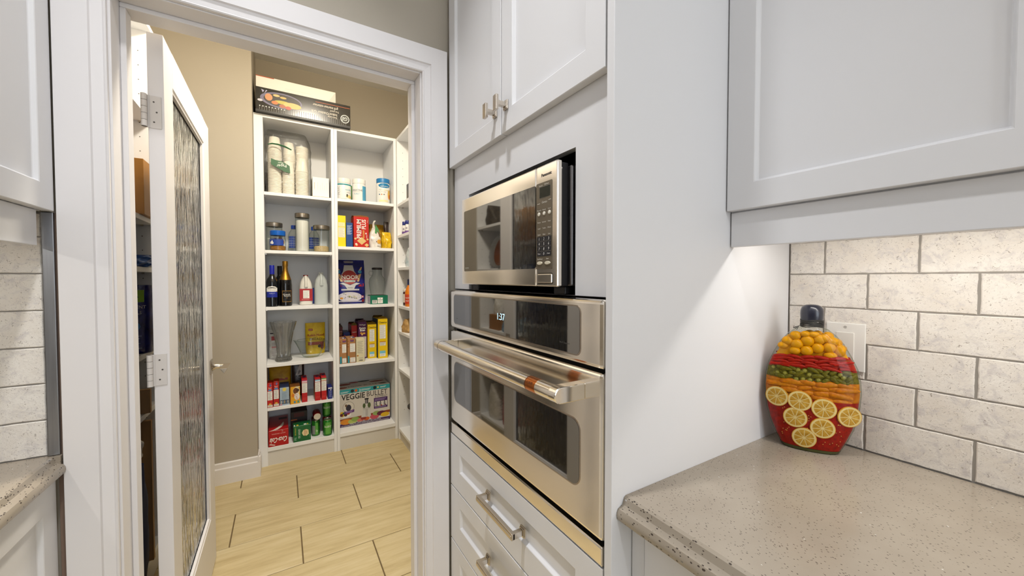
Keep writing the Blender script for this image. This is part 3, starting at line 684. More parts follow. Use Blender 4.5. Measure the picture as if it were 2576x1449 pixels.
# ---- wall outlet
ot = thing('wall_outlet', 'white switch plate on the tiles behind the bottle', 'outlet', (1.1558, 0.364, 1.10))
MB().box(-0.0045, 0.0002, -0.037, 0.037, 0.0, 0.112, W_).build('plate', ot, bevel=0.0015)
bx('rocker', -0.0065, -0.004, -0.017, 0.017, 0.022, 0.090, C('#efece4', 0.4), ot, bevel=0.001)
for z in (0.009, 0.103):
    s_ = MB().lathe([(0.003, 0), (0.003, 0.001)], C('#bab7b2', 0.5), 12).build('screw', ot); s_.matrix_local = Matrix.Translation((-0.0045, 0, z)) @ Matrix.Rotation(radians(-90), 4, 'Y')

# ---- bottle of preserved vegetables
bt = thing('decorative_bottle', 'flat oval glass bottle layered with preserved yellow tomatoes, peppers and lemon slices', 'bottle', (1.062, 0.398, 0.9182), radians(-62))
OUT = [(0.051, 0.0), (0.0555, 0.003), (0.0590, 0.012), (0.0695, 0.034), (0.0790, 0.060), (0.0860, 0.088), (0.0890, 0.115), (0.0908, 0.143), (0.0890, 0.170), (0.0835, 0.197), (0.0725, 0.224), (0.0592, 0.251), (0.0445, 0.270), (0.0300, 0.283), (0.0165, 0.289), (0.0155, 0.296)]
def dep(w): return 0.017 + 0.013 * min(1.0, w / 0.08)
def hw(z, k=1.0):
    for (a, za), (b, zb) in zip(OUT[:-1], OUT[1:]):
        if za <= z <= zb: return (a + (b - a) * (z - za) / max(1e-6, zb - za)) * k
    return 0.0155
def oval(zs, mat, k=1.0, n=44, cap=True, ky=None):
    mb = MB(); vs = []
    for z in zs:
        w = hw(z, k); d = dep(hw(z)) * (ky or k) if z < 0.284 else 0.0155 * (ky or k)
        for i in range(n):
            a = 2 * pi * i / n; c, s = cos(a), sin(a); e = 0.85
            vs.append((w * math.copysign(abs(c) ** e, c), d * math.copysign(abs(s) ** e, s), z))
    K = len(zs); fs = [(j * n + i, j * n + (i + 1) % n, (j + 1) * n + (i + 1) % n, (j + 1) * n + i) for j in range(K - 1) for i in range(n)]
    if cap: fs += [tuple(range(n - 1, -1, -1)), tuple(range((K - 1) * n, K * n))]
    return mb.add(vs, fs, mat)
oval([z for _, z in OUT], BGLASS).build('glass_body', bt, smooth=True, ang=50)
def mottled(name, a, b_, scale, rough=0.3):
    m, n, l, b = new_mat(name); f = noise(n, l, mapped(n, l, (1, 1, 1)), scale, 5, 0.6, 0.4)
    l.new(ramp(n, l, f, [(0.35, rgb(a)), (0.65, rgb(b_))]), b.inputs['Base Color']); b.inputs['Roughness'].default_value = rough; b.inputs['Specular IOR Level'].default_value = 0.2; return m
REDM = mottled('chopped_red_pepper', '#820a02', '#b01804', 130); ORG = mottled('orange_pepper', '#b86000', '#dc8a06', 60); GRN = mottled('green_chili', '#4a4604', '#857a18', 90)
REDP = mottled('red_chili', '#980f06', '#c42408', 60); YEL = mottled('yellow_tomato', '#d88800', '#f0b008', 40, 0.25); PEEL = mottled('lemon_peel', '#c2851c', '#d6a842', 60)
oval([0.008, 0.03, 0.06, 0.09, 0.122], REDM, 0.965).build('red_pepper_filling', bt, smooth=True)
oval([0.122, 0.14, 0.165], ORG, 0.97, ky=0.76).build('orange_filling', bt, smooth=True); oval([0.165, 0.19], GRN, 0.97, ky=0.76).build('green_filling', bt, smooth=True)
oval([0.19, 0.215], REDP, 0.97, ky=0.80).build('red_filling', bt, smooth=True); oval([0.215, 0.24, 0.258], YEL, 0.90, ky=0.5).build('yellow_filling', bt, smooth=True)
def place(Xz, Yz): return (Xz - 545) * 0.000221, (1330 - Yz) * 0.000271 - 0.008
def front(x, z, r):
    w = hw(z); q = min(0.96, abs(x) / w); return -(dep(w) * (1 - q ** 2.35) ** (1 / 2.35)) + r
tom = MB().ball((0, 0, 0), 1.0, YEL, 16, 10).mesh('yellow_tomato', smooth=True)
for X_, Y_, rx, ry in ((405, 322, 48, 36), (505, 360, 55, 44), (600, 342, 50, 38), (705, 355, 54, 36), (340, 372, 50, 36), (418, 392, 53, 38), (588, 415, 48, 40), (682, 405, 50, 40), (770, 428, 46, 46), (300, 415, 46, 28), (400, 450, 46, 30), (498, 443, 52, 40), (692, 472, 52, 30), (485, 302, 40, 24), (555, 302, 44, 24), (640, 330, 40, 30)):
    x, z = place(X_, Y_); rr = rx * 0.000250; ry *= 1.16
    inst('yellow_tomato', tom, bt, (x, front(x, z, rr * 0.95 + 0.0008), z), (0, 0, 0), (rr, rr * 0.9, ry * 0.00027))
    inst('yellow_tomato', tom, bt, (-x, -front(-x, z, rr * 0.95 + 0.0008), z), (0, 0, 0), (rr, rr * 0.9, ry * 0.00027))
RB = random.Random(3)
def chili(mat, L, r): return MB().tube([(L * (t - 0.5), 0, 0.0025 * sin(pi * t)) for t in (0, 0.06, 0.2, 0.4, 0.6, 0.8, 0.94, 1)], [r * q for q in (0.4, 0.85, 1, 1, 0.95, 0.75, 0.45, 0.15)], mat, 12).mesh('pepper', smooth=True, ang=80)
chR = [chili(REDP, 0.042, 0.0042), chili(REDP, 0.034, 0.0038)]; chO = [chili(ORG, 0.050, 0.0080), chili(ORG, 0.040, 0.0068), chili(ORG, 0.034, 0.0056)]; chG = [chili(GRN, 0.026, 0.0056), chili(GRN, 0.018, 0.0050), MB().tube([(0, 0, -0.003), (0, 0, 0.003)], 0.0058, GRN, 12).ball((0, 0, 0.0025), (0.0042, 0.0042, 0.001), C('#9a9238', 0.3), 10, 6).mesh('pepper', smooth=True)]
def layer(name, meshes, rows, step, r, tilt):
    for zi, (zz, jit) in enumerate(rows):
        w = hw(zz) * 0.90; x = -w + RB.uniform(0.004, 0.016)
        while x < w - 0.004:
            me = RB.choice(meshes); z = zz + RB.uniform(-jit, jit); hl = max(v.co.x for v in me.vertices) if name != 'green_chili' else 0.008
            q = max(-hw(z) * 0.97 + hl, min(hw(z) * 0.97 - hl, x))
            slope = (front(min(q + 0.004, w), z, 0) - front(max(q - 0.004, -w), z, 0)) / 0.008
            for sd in (1, -1):
                inst(name, me, bt, (sd * q, sd * (front(q, z, r) + 0.0006), z), ((pi / 2 if me is chG[2] else 0), RB.uniform(-tilt, tilt), atan2(slope, 1) + (pi if sd < 0 else 0)))
            x += step * RB.uniform(0.8, 1.2)
layer('red_chili', chR, [(0.195, 0.002), (0.202, 0.002), (0.209, 0.002), (0.216, 0.002)], 0.026, 0.0044, 0.24)
layer('green_chili', chG, [(0.168, 0.002), (0.177, 0.002), (0.187, 0.002)], 0.0135, 0.006, 0.9)
layer('orange_pepper', chO, [(0.122, 0.002), (0.134, 0.002), (0.146, 0.002), (0.157, 0.002)], 0.030, 0.0076, 0.22)
PULP = mottled('lemon_pulp', '#a2741c', '#caa144', 120); PITH = C('#d8c282', 0.5)
lm = MB(); n = 28
lm.prism([(0.0232 * cos(2 * pi * i / n), 0.0232 * sin(2 * pi * i / n)) for i in range(n)], 'y', -0.0014, 0.0014, PEEL)
lm.prism([(0.0222 * cos(2 * pi * i / n), 0.0218 * sin(2 * pi * i / n)) for i in range(n)], 'y', -0.0017, -0.0013, PITH)
for s in range(9):
    a0 = 2 * pi * s / 9 + 0.05; a1 = 2 * pi * (s + 1) / 9 - 0.05
    lm.prism([(0.0026 * cos((a0 + a1) / 2), 0.0026 * sin((a0 + a1) / 2))] + [(0.0184 * cos(a0 + (a1 - a0) * i / 4), 0.0184 * sin(a0 + (a1 - a0) * i / 4)) for i in range(5)], 'y', -0.0021, -0.0016, PULP)
lme = lm.mesh('lemon_slice'); 
for X_, Y_ in ((245, 860), (440, 870), (640, 912), (847, 958), (405, 1018), (632, 1076), (483, 1182)):
    x, z = place(X_, Y_); sl = (front(x + 0.004, z, 0) - front(x - 0.004, z, 0)) / 0.008; sz = (front(x, z + 0.006, 0) - front(x, z - 0.006, 0)) / 0.012
    inst('lemon_slice', lme, bt, (x, front(x, z, 0) + 0.0004, z), (-math.atan(sz) * 0.8, RB.uniform(0, 1), atan2(sl, 1) * 0.92))
SEED = C('#e9c65a', 0.4); sd = MB()
for i in range(60):
    x = RB.uniform(-0.06, 0.06); z = RB.uniform(0.02, 0.10)
    if abs(x) < hw(z) * 0.85: sd.ball((x, front(x, z, 0.0007), z), 0.0009, SEED, 6, 4)
o = sd.build('pepper_seeds', bt); o['kind'] = 'stuff'
oval([0.001, 0.003, 0.0075], C('#4a4a1e', 0.1, 0, 0.6), 0.985).build('glass_base', bt, smooth=True)
CAPM = C('#12162a', 0.28, 0.0, 0.6, 0.4)
MB().lathe([(0.0205, 0.300), (0.0218, 0.308), (0.0222, 0.318), (0.0218, 0.325), (0.0200, 0.3315), (0.0165, 0.336), (0.0115, 0.3385), (0.005, 0.3395)], CAPM, 28).build('wax_cap', bt, smooth=True)
cd = MB(); CORD = C('#2b2926', 0.6)
for i in range(7): cd.tube([(0.0212 * cos(2 * pi * j / 20), 0.0212 * sin(2 * pi * j / 20), 0.2885 + i * 0.0024 + 0.0012 * sin(j * 0.9 + i)) for j in range(20)], 0.0013, CORD, 6, closed=True)
for i in range(6): cd.tube([(-0.017, -0.010, 0.293), (-0.026 - i * 0.002, -0.014, 0.289 - i * 0.001), (-0.030 - 0.003 * (i % 3), -0.016 - 0.002 * i, 0.280 + 0.002 * i)], 0.0006, CORD, 5)
cd.build('cord', bt, smooth=True)
# ================================================================ pantry shelving
TOPZ = 2.450
def bookcase(label, x0, x1, y0, y1, shelves, lp=0.02, rp=0.02, bottom=0.132, face=None):
    """open-front unit facing -y"""
    of = ((x0 + x1) / 2, y0, 0)
    t = thing('shelving_unit', label, 'shelves', of)
    bx('side_panel', x0, x0 + lp, y0, y1, 0, TOPZ, SHELF, t, of, 0.001, 1); bx('side_panel', x1 - rp, x1, y0, y1, 0, TOPZ, SHELF, t, of, 0.001, 1)
    a, b = x0 + lp, x1 - rp
    bx('top_panel', a, b, y0, y1, TOPZ - 0.022, TOPZ, SHELF, t, of, 0.001, 1)
    bx('back_panel', a, b, y1 - 0.008, y1, 0.10, TOPZ - 0.022, SHELF, t, of)
    bx('bottom_shelf', a, b, y0 + 0.001, y1 - 0.008, bottom - 0.028, bottom, SHELF, t, of, 0.001, 1)
    bx('kick_board', a, b, y0 + 0.008, y0 + 0.026, 0, bottom - 0.028, KICK, t, of)
    for z in shelves: bx('shelf', a + 0.0005, b - 0.0005, y0 + 0.001, y1 - 0.008, z - 0.022, z, SHELF, t, of, 0.001, 1)
    pn = MB()
    o = peg_holes(a, b, y0 + 0.045, y1 - 0.06, t, of)
    for z in shelves:
        for xx, s in ((a, 1), (b, -1)):
            pn.box(min(xx, xx + s * 0.009), max(xx, xx + s * 0.009), y0 + 0.041, y0 + 0.049, z - 0.028, z - 0.022, NICKEL)
    pn.build('shelf_pins', t, of)
    return t
def peg_holes(a, b, ya, yb, t, of, axis='x'):
    m = MB(); H = C('#6b655f', 0.8)
    for p, s in ((a, 1), (b, -1)):
        for q in (ya, yb):
            z = 0.24
            while z < 2.38:
                r = 0.0024; pts = []
                for i in range(6):
                    c, d = r * cos(i * pi / 3), r * sin(i * pi / 3)
                    pts.append((p + s * 0.0003, q + c, z + d) if axis == 'x' else (q + c, p + s * 0.0003, z + d))
                m.add(pts, [tuple(range(6))], H); z += 0.0635
    o = m.build('peg_holes', t, of, fix=False); o['kind'] = 'stuff'; return o
YS, YB = 3.150, 3.534
LS = [1.921, 1.517, 1.119, 0.717, 0.410]; RS = [1.924, 1.563, 1.113, 0.665]
bookcase('white shelving with stacked paper cups at top and cola box at bottom', -0.1494, 0.3485, YS, YB, LS, 0.0534, 0.0205, 0.130)
bookcase('white shelving with cereal boxes and a large blender box', 0.3495, 0.809, YS, YB, RS, 0.0205, 0.022, 0.132)
def side_unit(label, xf, xw, ys, shelves, bottom=0.10):
    """unit along a side wall: front plane x = xf, wall at xw, uprights at ys (ascending); shelves per bay"""
    s = 1 if xw > xf else -1; of = ((xf + xw) / 2, (ys[0] + ys[-1]) / 2, 0)
    t = thing('shelving_unit', label, 'shelves', of)
    xb = xw - s * 0.008
    for y in ys: bx('side_panel', xf, xw, y - 0.01, y + 0.01, 0, TOPZ, SHELF, t, of, 0.001, 1)
    for i, (a, b) in enumerate(zip(ys[:-1], ys[1:])):
        a += 0.01; b -= 0.01
        bx('top_panel', xf, xw, a, b, TOPZ - 0.022, TOPZ, SHELF, t, of, 0.001, 1)
        bx('back_panel', xb, xw, a, b, 0.08, TOPZ - 0.022, SHELF, t, of)
        bx('bottom_shelf', xf + s * 0.001, xb, a, b, bottom - 0.022, bottom, SHELF, t, of, 0.001, 1)
        bx('kick_board', xf + s * 0.012, xf + s * 0.028, a, b, 0, bottom - 0.022, KICK, t, of)
        for z in shelves[i]: bx('shelf', xf + s * 0.001, xb, a + 0.0005, b - 0.0005, z - 0.021, z, SHELF, t, of, 0.001, 1)
        peg_holes(a, b, xf + s * 0.045, xw - s * 0.06, t, of, 'y')
        pn = MB()
        for z in shelves[i]:
            for yy, d in ((a, 1), (b, -1)): pn.box(min(xf + s * 0.040, xf + s * 0.048), max(xf + s * 0.040, xf + s * 0.048), min(yy, yy + d * 0.009), max(yy, yy + d * 0.009), z - 0.027, z - 0.021, NICKEL)
        pn.build('shelf_pins', t, of)
    return t
RSH = [1.917, 1.666, 1.407, 1.100, 0.893, 0.589]
side_unit('white shelving along the right pantry wall, half hidden by the door casing', 0.8092, 1.2085, [1.55, 2.33, 3.135], [RSH, RSH], 0.096)
NSH = [2.045, 1.582, 1.367, 1.005, 0.757]; FSH = [1.762, 1.400, 0.890, 0.520]
side_unit('white shelving along the left pantry wall behind the glass door', -0.490, -0.8785, [1.56, 2.35, 3.018], [NSH, FSH], 0.127)

# ================================================================ pantry goods
ALL = []
def carton(name, label, cat, x0, x1, yf, depth, z, h, col, art=None, side=None, top=None, group=None, rough=0.42, rz=0.0, flap=None):
    """printed box standing on a shelf; art(Print, w, h) draws on the front face"""
    w = x1 - x0; t = thing(name, label, cat, ((x0 + x1) / 2, yf + depth / 2, z + 0.0004), rz, group)
    m = C(col, rough, 0, 0.45); mb = MB().box(-w / 2, w / 2, -depth / 2, depth / 2, 0, h, m)
    mb.build('carton', t, bevel=0.001, seg=1)
    if art:
        p = Print(face_y(-w / 2, -depth / 2, 0)); art(p, w, h); p.build(t)
    if side:
        p = Print(lambda u, v, o: (-w / 2 - o, depth / 2 - u, v)); side(p, depth, h); p.build(t, 'side_print')
    if top:
        p = Print(face_top(-w / 2, -depth / 2, h)); top(p, w, depth); p.build(t, 'top_print')
    if flap:
        q = MB(); fm = C(flap, 0.8)
        q.add([(-w / 2, -depth / 2, h), (w / 2, -depth / 2, h), (w / 2 - 0.004, -depth / 2 + 0.03, h + 0.012), (0.01, -depth / 2 + 0.05, h + 0.020), (-w / 2 + 0.004, -depth / 2 + 0.03, h + 0.010)], [(0, 1, 2, 3, 4)], fm)
        q.add([(-w / 2, depth / 2, h), (w / 2, depth / 2, h), (w / 2, depth / 2 - 0.04, h + 0.016), (-w / 2, depth / 2 - 0.04, h + 0.018)], [(3, 2, 1, 0)], fm)
        q.build('open_flap', t, fix=False)
    return t
def nutrition(p, u0, v0, u1, v1, n=8, mat=None, bg=None):
    p.rect(u0, v0, u1, v1, bg or W_, 1); p.lines(u0 + 0.002, v0 + 0.002, u1 - 0.001, v1 - 0.002, n, mat or LINE_, 2)

# ---- on top of the shelving
def art(p, w, h):
    s = C('#5f5c57', 0.4)
    for i in range(40):
        u = 0.02 + i * (w - 0.04) / 40; p.rect(u, 0.004, u + 0.003, 0.050 if i > 12 else 0.040, s, 1)
    p.disc(0.150, 0.095, 0.125, C('#6f6a86', 0.4), 1, 0.052, 30); p.disc(0.155, 0.095, 0.110, C('#2a211b', 0.4), 2, 0.044, 30)
    for u, v, a, b, c in ((0.075, 0.105, 0.022, 0.024, '#c98a5a'), (0.12, 0.125, 0.020, 0.008, '#d9b87a'), (0.155, 0.085, 0.048, 0.012, '#b9a93c'), (0.215, 0.075, 0.055, 0.020, '#d8b163'), (0.155, 0.060, 0.02, 0.012, '#a4552f'), (0.11, 0.075, 0.02, 0.012, '#c8702f'), (0.19, 0.055, 0.018, 0.012, '#b2402c'), (0.16, 0.118, 0.02, 0.007, '#caa95a')):
        p.disc(u, v, a, C(c, 0.4), 3, b)
    p.poly([(0.032, 0.150), (0.05, 0.145), (0.042, 0.128)], C('#a8a4c4', 0.4), 2); p.poly([(0.06, 0.15), (0.068, 0.146), (0.05, 0.125)], C('#a8a4c4', 0.4), 2); p.disc(0.025, 0.075, 0.015, C('#cfcbd6', 0.4), 2, 0.008)
    for i in range(9): p.rect(0.02 + i * 0.018, 0.034, 0.026 + i * 0.018, 0.040, W_, 3)
    p.rect(0.36, 0.140, w - 0.004, 0.143, C('#c75f2d', 0.4), 2)
    t_ = C('#e6ddd0', 0.4)
    p.text('Indoor/Outdoor Grill', 0.418, 0.072, 0.026, t_, 2, pi, 'c', 0.74); p.text('grill interieur-exterieur', 0.425, 0.118, 0.026, t_, 2, pi, 'c', 0.68); p.text('Tres grand', 0.485, 0.096, 0.018, t_, 2, pi, 'c', 0.75); p.text('Extra Large', 0.470, 0.052, 0.018, t_, 2, pi, 'c', 0.75)
    p.disc(0.555, 0.058, 0.030, W_, 2, None, 28); p.disc(0.555, 0.058, 0.026, C('#2a2723', 0.4), 3, None, 28); p.text('GE', 0.555, 0.058, 0.036, W_, 4, pi, 'c', 0.9, 0.2)
gb = carton('grill_box', 'black glossy indoor grill box lying upside down on the shelving', 'box', -0.133, 0.460, 3.112, 0.34, TOPZ + 0.002, 0.163, '#201c18', art, rough=0.18)
bx('lid_edge', -0.2975, 0.2975, -0.171, 0.171, -0.0012, 0.012, C('#120d0b', 0.4), gb)
def art(p, w, h):
    p.rect(0.17, 0.028, 0.33, 0.0292, C('#cfc8bc', 0.6), 1); p.rect(0.0, h - 0.006, 0.105, h - 0.0005, C('#b5522c', 0.5), 1)
    p.poly([(w - 0.05, 0.004), (w - 0.003, 0.004), (w - 0.003, h - 0.004)], C('#dcd6cc', 0.5), 1)
carton('flat_white_box', 'long white cardboard box with an orange edge on top of the black grill box', 'box', -0.131, 0.362, 3.130, 0.26, TOPZ + 0.1665, 0.082, '#ece7de', art)

# ---- paper cups in clear bags
CUPM = C('#efe9dc', 0.55); CUPI = C('#d8d0c2', 0.6)
def cup_mesh(r, h):
    # upside-down cup: rim below
    return MB().lathe([(r, 0.0), (r * 1.03, 0.002), (r * 1.03, 0.005), (r * 0.985, 0.0065), (r * 0.72, h - 0.001), (r * 0.70, h)], CUPM, 24, cap=True).mesh('paper_cup', smooth=True)
def cup_stack(label, x, y, z, r, n, pitch, h, up=False):
    t = thing('cup_stack', label, 'cups', (x, y, z + 0.0004)); me = cup_mesh(r, h)
    for i in range(n):
        if up: inst('paper_cup', me, t, (0, 0, (n - 1 - i) * pitch + h), (pi, 0, 0))
        else: inst('paper_cup', me, t, (0, 0, i * pitch))
    return t
def upz(n, pitch, h): return (n - 1) * pitch + h
cup_stack('tallest stack of white paper cups, at the left behind the green bag label', -0.030, 3.243, 1.921, 0.0435, 31, 0.0103, 0.098)
cup_stack('short stack of white paper cups beneath the corner of the green bag label', 0.054, 3.232, 1.921, 0.0385, 16, 0.0100, 0.095)
cup_stack('hazy back stack of white paper cups inside the same bag as the green label', 0.060, 3.330, 1.921, 0.0420, 34, 0.0095, 0.095)
cup_stack('shorter stack of white paper cups in front, beside the small white box', 0.140, 3.236, 1.921, 0.0430, 18, 0.0104, 0.098)
cup_stack('tall rimmed stack of white paper cups behind, nearest the small white box', 0.147, 3.328, 1.921, 0.0415, 31, 0.0098, 0.095, True)
def film_bag(label, x0, x1, y0, y1, z, h, seed, tip):
    R = random.Random(seed); cx, cy = (x0 + x1) / 2, (y0 + y1) / 2; a, b = (x1 - x0) / 2, (y1 - y0) / 2
    t = thing('plastic_bag', label, 'plastic bag', (cx, cy, z + 0.0006)); mb = MB(); n = 36; K = 16; vs = []
    for j in range(K + 1):
        q = j / K; zz = h * q; f = 1.0 if q < 0.80 else 1.0 - 0.14 * ((q - 0.80) / 0.20) ** 1.6
        f *= 0.985 if q > 0.02 else 0.93
        for i in range(n):
            th = 2 * pi * i / n; c, s = cos(th), sin(th)
            jx = 1 + R.uniform(-0.025, 0.015)
            vs.append((a * f * jx * math.copysign(abs(c) ** 0.42, c) + tip * max(0, q - 0.80), b * f * jx * math.copysign(abs(s) ** 0.42, s), zz))
    fs = [(j * n + i, j * n + (i + 1) % n, (j + 1) * n + (i + 1) % n, (j + 1) * n + i) for j in range(K) for i in range(n)] + [tuple(range(K * n, (K + 1) * n))]
    mb.add(vs, fs, FILM).build('film', t, smooth=True, ang=80, fix=False); return t
bag1 = film_bag('clear plastic bag with a green label around the stacks of paper cups', -0.091, 0.2045, 3.176, 3.404, 1.921, 0.448, 4, -0.05)
p = Print(face_y(-0.0505, -0.1150, 0)); G_ = C('#1d5a32', 0.4)
p.poly([(-0.058, 0.240), (-0.058, 0.198), (0.020, 0.158), (0.058, 0.150), (0.055, 0.202), (0.010, 0.228), (-0.030, 0.232)], G_, 1)
p.text('Paper', 0.006, 0.196, 0.030, W_, 2, pi + 0.12, 'c', 0.9); p.text('Royale', 0.000, 0.216, 0.012, W_, 2, pi)
p.text('SIPS', -0.042, 0.296, 0.012, GREY_, 1, pi); p.text('COLD', -0.042, 0.286, 0.010, GREY_, 1, pi); p.lines(-0.050, 0.262, -0.030, 0.276, 2, GREY_, 1); p.text('contents', -0.028, 0.152, 0.010, GREY_, 1, pi); p.text('12 cups', -0.030, 0.138, 0.009, GREY_, 1, pi)
p.build(bag1, 'label')
MB().tube([(-0.1255, -0.114, 0.334), (-0.1005, -0.119, 0.342), (-0.0655, -0.119, 0.342), (-0.0205, -0.118, 0.333), (0.0175, -0.115, 0.318)], [0.003, 0.005, 0.0055, 0.006, 0.004], G_, 8).build('tie_strap', bag1, smooth=True)
def art(p, w, h):
    p.rect(0.0, 0.0, w, 0.010, C('#c5822c', 0.5), 1)
    for i in range(5): p.rect(0.035 + i * 0.015, 0.06, 0.0365 + i * 0.015, 0.115 - (i % 2) * 0.02, C('#c9c4bb', 0.5), 1)
    p.text('CHAMPAGNE', 0.013, 0.085, 0.009, C('#8c8578', 0.5), 1, pi / 2)
carton('napkin_box', 'small white box with an orange base strip beside the paper cups', 'box', 0.206, 0.317, 3.195, 0.17, 1.921, 0.152, '#f1eee7', art)

# ---- soft bags
def pouch(name, label, cat, x, y, z, w, d, h, mat, seed, top=0.25, lean=0.0, rz=0.0, art=None, rough_amt=0.05, group=None, neck=1.0):
    """filled bag: full at the base, pinched to a seam at the top"""
    R = random.Random(seed); t = thing(name, label, cat, (x, y, z + 0.0006), rz, group); mb = MB(); n = 28; K = 14; vs = []
    ph = [R.uniform(0, 6.3) for _ in range(6)]
    for j in range(K + 1):
        q = j / K; zz = h * q
        fw = (0.93 + 0.07 * min(1, q * 6)) * (1 - (1 - neck) * max(0, (q - 0.45) / 0.55) ** 1.3)
        fd = min(1.0, 0.86 + q * 2) * (1 - (1 - top * 0.3) * max(0.0, (q - 0.35) / 0.65) ** 1.5)
        for i in range(n):
            th = 2 * pi * i / n; c, s = cos(th), sin(th)
            wob = 1 + rough_amt * (sin(3 * th + ph[0] + 5 * q) * sin(9 * q + ph[1]) + 0.6 * sin(7 * th + ph[2] - 11 * q))
            vs.append((w / 2 * fw * math.copysign(abs(c) ** 0.6, c) * (1 + (wob - 1) * 0.5), d / 2 * fd * math.copysign(abs(s) ** 0.7, s) * wob + lean * q, zz + rough_amt * 0.1 * h * sin(2 * th + ph[3]) * max(0, q - 0.6)))
    fs = [(j * n + i, j * n + (i + 1) % n, (j + 1) * n + (i + 1) % n, (j + 1) * n + i) for j in range(K) for i in range(n)] + [tuple(range(n - 1, -1, -1)), tuple(range(K * n, (K + 1) * n))]
    mb.add(vs, fs, mat).build('bag_body', t, smooth=True, ang=60)
    def front(u, v, o):
        q = max(0, min(1, v / h)); fd = min(1.0, 0.86 + q * 2) * (1 - (1 - top * 0.3) * max(0.0, (q - 0.35) / 0.65) ** 1.5)
        e = max(0.0, 1 - (min(0.97, abs(u) / (w / 2))) ** 3.3) ** (0.35)
        return (u, -(d / 2 * fd * e * (1 + rough_amt * 1.15) + 0.0008 + o) + lean * q, v)
    if art:
        p = Print(front, True); art(p); p.build(t)
    return t
def foil(name, a, b_, scale=25, rough=0.28):
    m, n, l, b = new_mat(name); v = mapped(n, l, (1, 1, 1)); f = noise(n, l, v, scale, 4, 0.55, 0.6)
    l.new(ramp(n, l, f, [(0.35, rgb(a)), (0.65, rgb(b_))]), b.inputs['Base Color']); b.inputs['Roughness'].default_value = rough
    bump(n, l, b, f, 0.35, 0.01); return m
YFOIL = foil('yellow_bag_film', '#c79a06', '#edc81e'); BFOIL = foil('brown_bag_film', '#4a3222', '#7c5a3c'); NAVY = foil('navy_bag_film', '#0d1050', '#1a2080', 14, 0.22); WFOIL = foil('white_bag_film', '#cfcac2', '#efece6')
DKBAG = foil('dark_bag_film', '#22151a', '#3c2a22'); PAPERB = foil('brown_paper', '#a87f4a', '#c9a266', 30, 0.7); BLUEF = foil('blue_bag_film', '#123a86', '#2f66b8'); KRAFTY = foil('yellow_paper_bag', '#d9ae08', '#f0cb1c', 18, 0.5)
pouch('snack_bag', 'small dark brown snack bag at the left end of the cup shelf', 'bag', -0.0925 + 0.012, 3.455, 1.921, 0.03, 0.10, 0.20, BFOIL, 1, 0.4)

# ---- supplement tubs
def tub(label, x, y, z, r, h, lid, art, a0=-pi / 2, lh=0.035):
    t = thing('supplement_tub', label, 'tub', (x, y, z + 0.0004)); WB = C('#eceae6', 0.35)
    MB().lathe([(r * 0.96, 0), (r, 0.004), (r, h - lh - 0.016), (r * 0.93, h - lh - 0.004), (r * 0.90, h - lh)], WB, 36).build('tub_body', t, smooth=True)
    MB().lathe([(r * 0.95, h - lh), (r * 0.96, h - 0.004), (r * 0.93, h)], C(lid, 0.4), 36).build('lid', t, smooth=True)
    p = Print(cyl_front(r + 0.0002, a0), True); art(p, r, h - lh); p.build(t, 'wrap_label'); return t
def art(p, r, h):
    T = C('#2b8f96', 0.4); p.rect(-0.09, h * 0.86, 0.085, h * 0.93, T, 1, 18); p.rect(-0.09, h * 0.06, 0.085, h * 0.10, T, 1, 18)
    p.lines(-0.055, h * 0.3, -0.030, h * 0.8, 9, GREY_, 1); p.text('vanilla', 0.030, h * 0.62, 0.020, C('#5fa8b8', 0.5), 1); p.text('whey', 0.034, h * 0.48, 0.018, GREY_, 1)
    p.disc(0.036, h * 0.25, 0.026, C('#ddd08a', 0.5), 1, 0.012); p.disc(0.020, h * 0.30, 0.006, C('#43413a', 0.5), 2, 0.012); p.disc(0.05, h * 0.22, 0.008, C('#d9a83a', 0.5), 2)
tub('white supplement tub with teal label bands at the left of its shelf', 0.428, 3.275, 1.924, 0.0555, 0.176, '#ece9e2', art)
def art(p, r, h):
    B = C('#4d9fc4', 0.4); p.rect(0.018, h * 0.02, 0.062, h * 0.86, B, 1, 8); p.lines(0.022, h * 0.1, 0.058, h * 0.8, 12, C('#d6e6ee', 0.5), 2)
    p.text('CREATINE', -0.026, h * 0.62, 0.019, C('#3c4654', 0.5), 1); p.text('monohydrate', -0.026, h * 0.53, 0.009, GREY_, 1); p.text('PURE+', -0.026, h * 0.42, 0.016, C('#6aaac2', 0.5), 1); p.lines(-0.04, h * 0.03, -0.008, h * 0.07, 1, GREY_, 1); p.lines(-0.035, h * 0.82, 0.0, h * 0.86, 1, GREY_, 1)
tub('white supplement tub with a blue side panel, middle of the three tubs', 0.5415, 3.262, 1.924, 0.0515, 0.183, '#efece6', art)
def art(p, r, h):
    B = C('#1f7db0', 0.4); p.rect(-0.05, h * 0.86, 0.05, h * 0.90, B, 1, 12); p.disc(0, h * 0.86, 0.048, B, 1, h * 0.11, 24); p.text('vegan greens', 0, h * 0.835, 0.013, W_, 2)
    p.text('VEG', -0.030, h * 0.66, 0.018, C('#b5b5a8', 0.5), 1); p.text('energy', 0.010, h * 0.66, 0.015, C('#d9d07a', 0.5), 1); p.text('ALL-IN-ONE', -0.018, h * 0.56, 0.011, GREY_, 1)
    for i, c in enumerate(('#3d5a7c', '#c8743a', '#6d6f6a')): p.disc(-0.040 + i * 0.018, h * 0.44, 0.005, C(c, 0.5), 1)
    p.disc(0.042, h * 0.45, 0.016, C('#e0b455', 0.5), 1, 0.04); p.disc(0.046, h * 0.36, 0.009, C('#d2622a', 0.5), 2, 0.018); p.rect(0.058, h * 0.02, 0.066, h * 0.7, C('#4c7a44', 0.5), 1, 3); p.rect(-0.045, h * 0.10, 0.03, h * 0.18, C('#e6dfa8', 0.5), 1, 8); p.lines(-0.04, h * 0.02, -0.015, h * 0.06, 1, GREY_, 1)
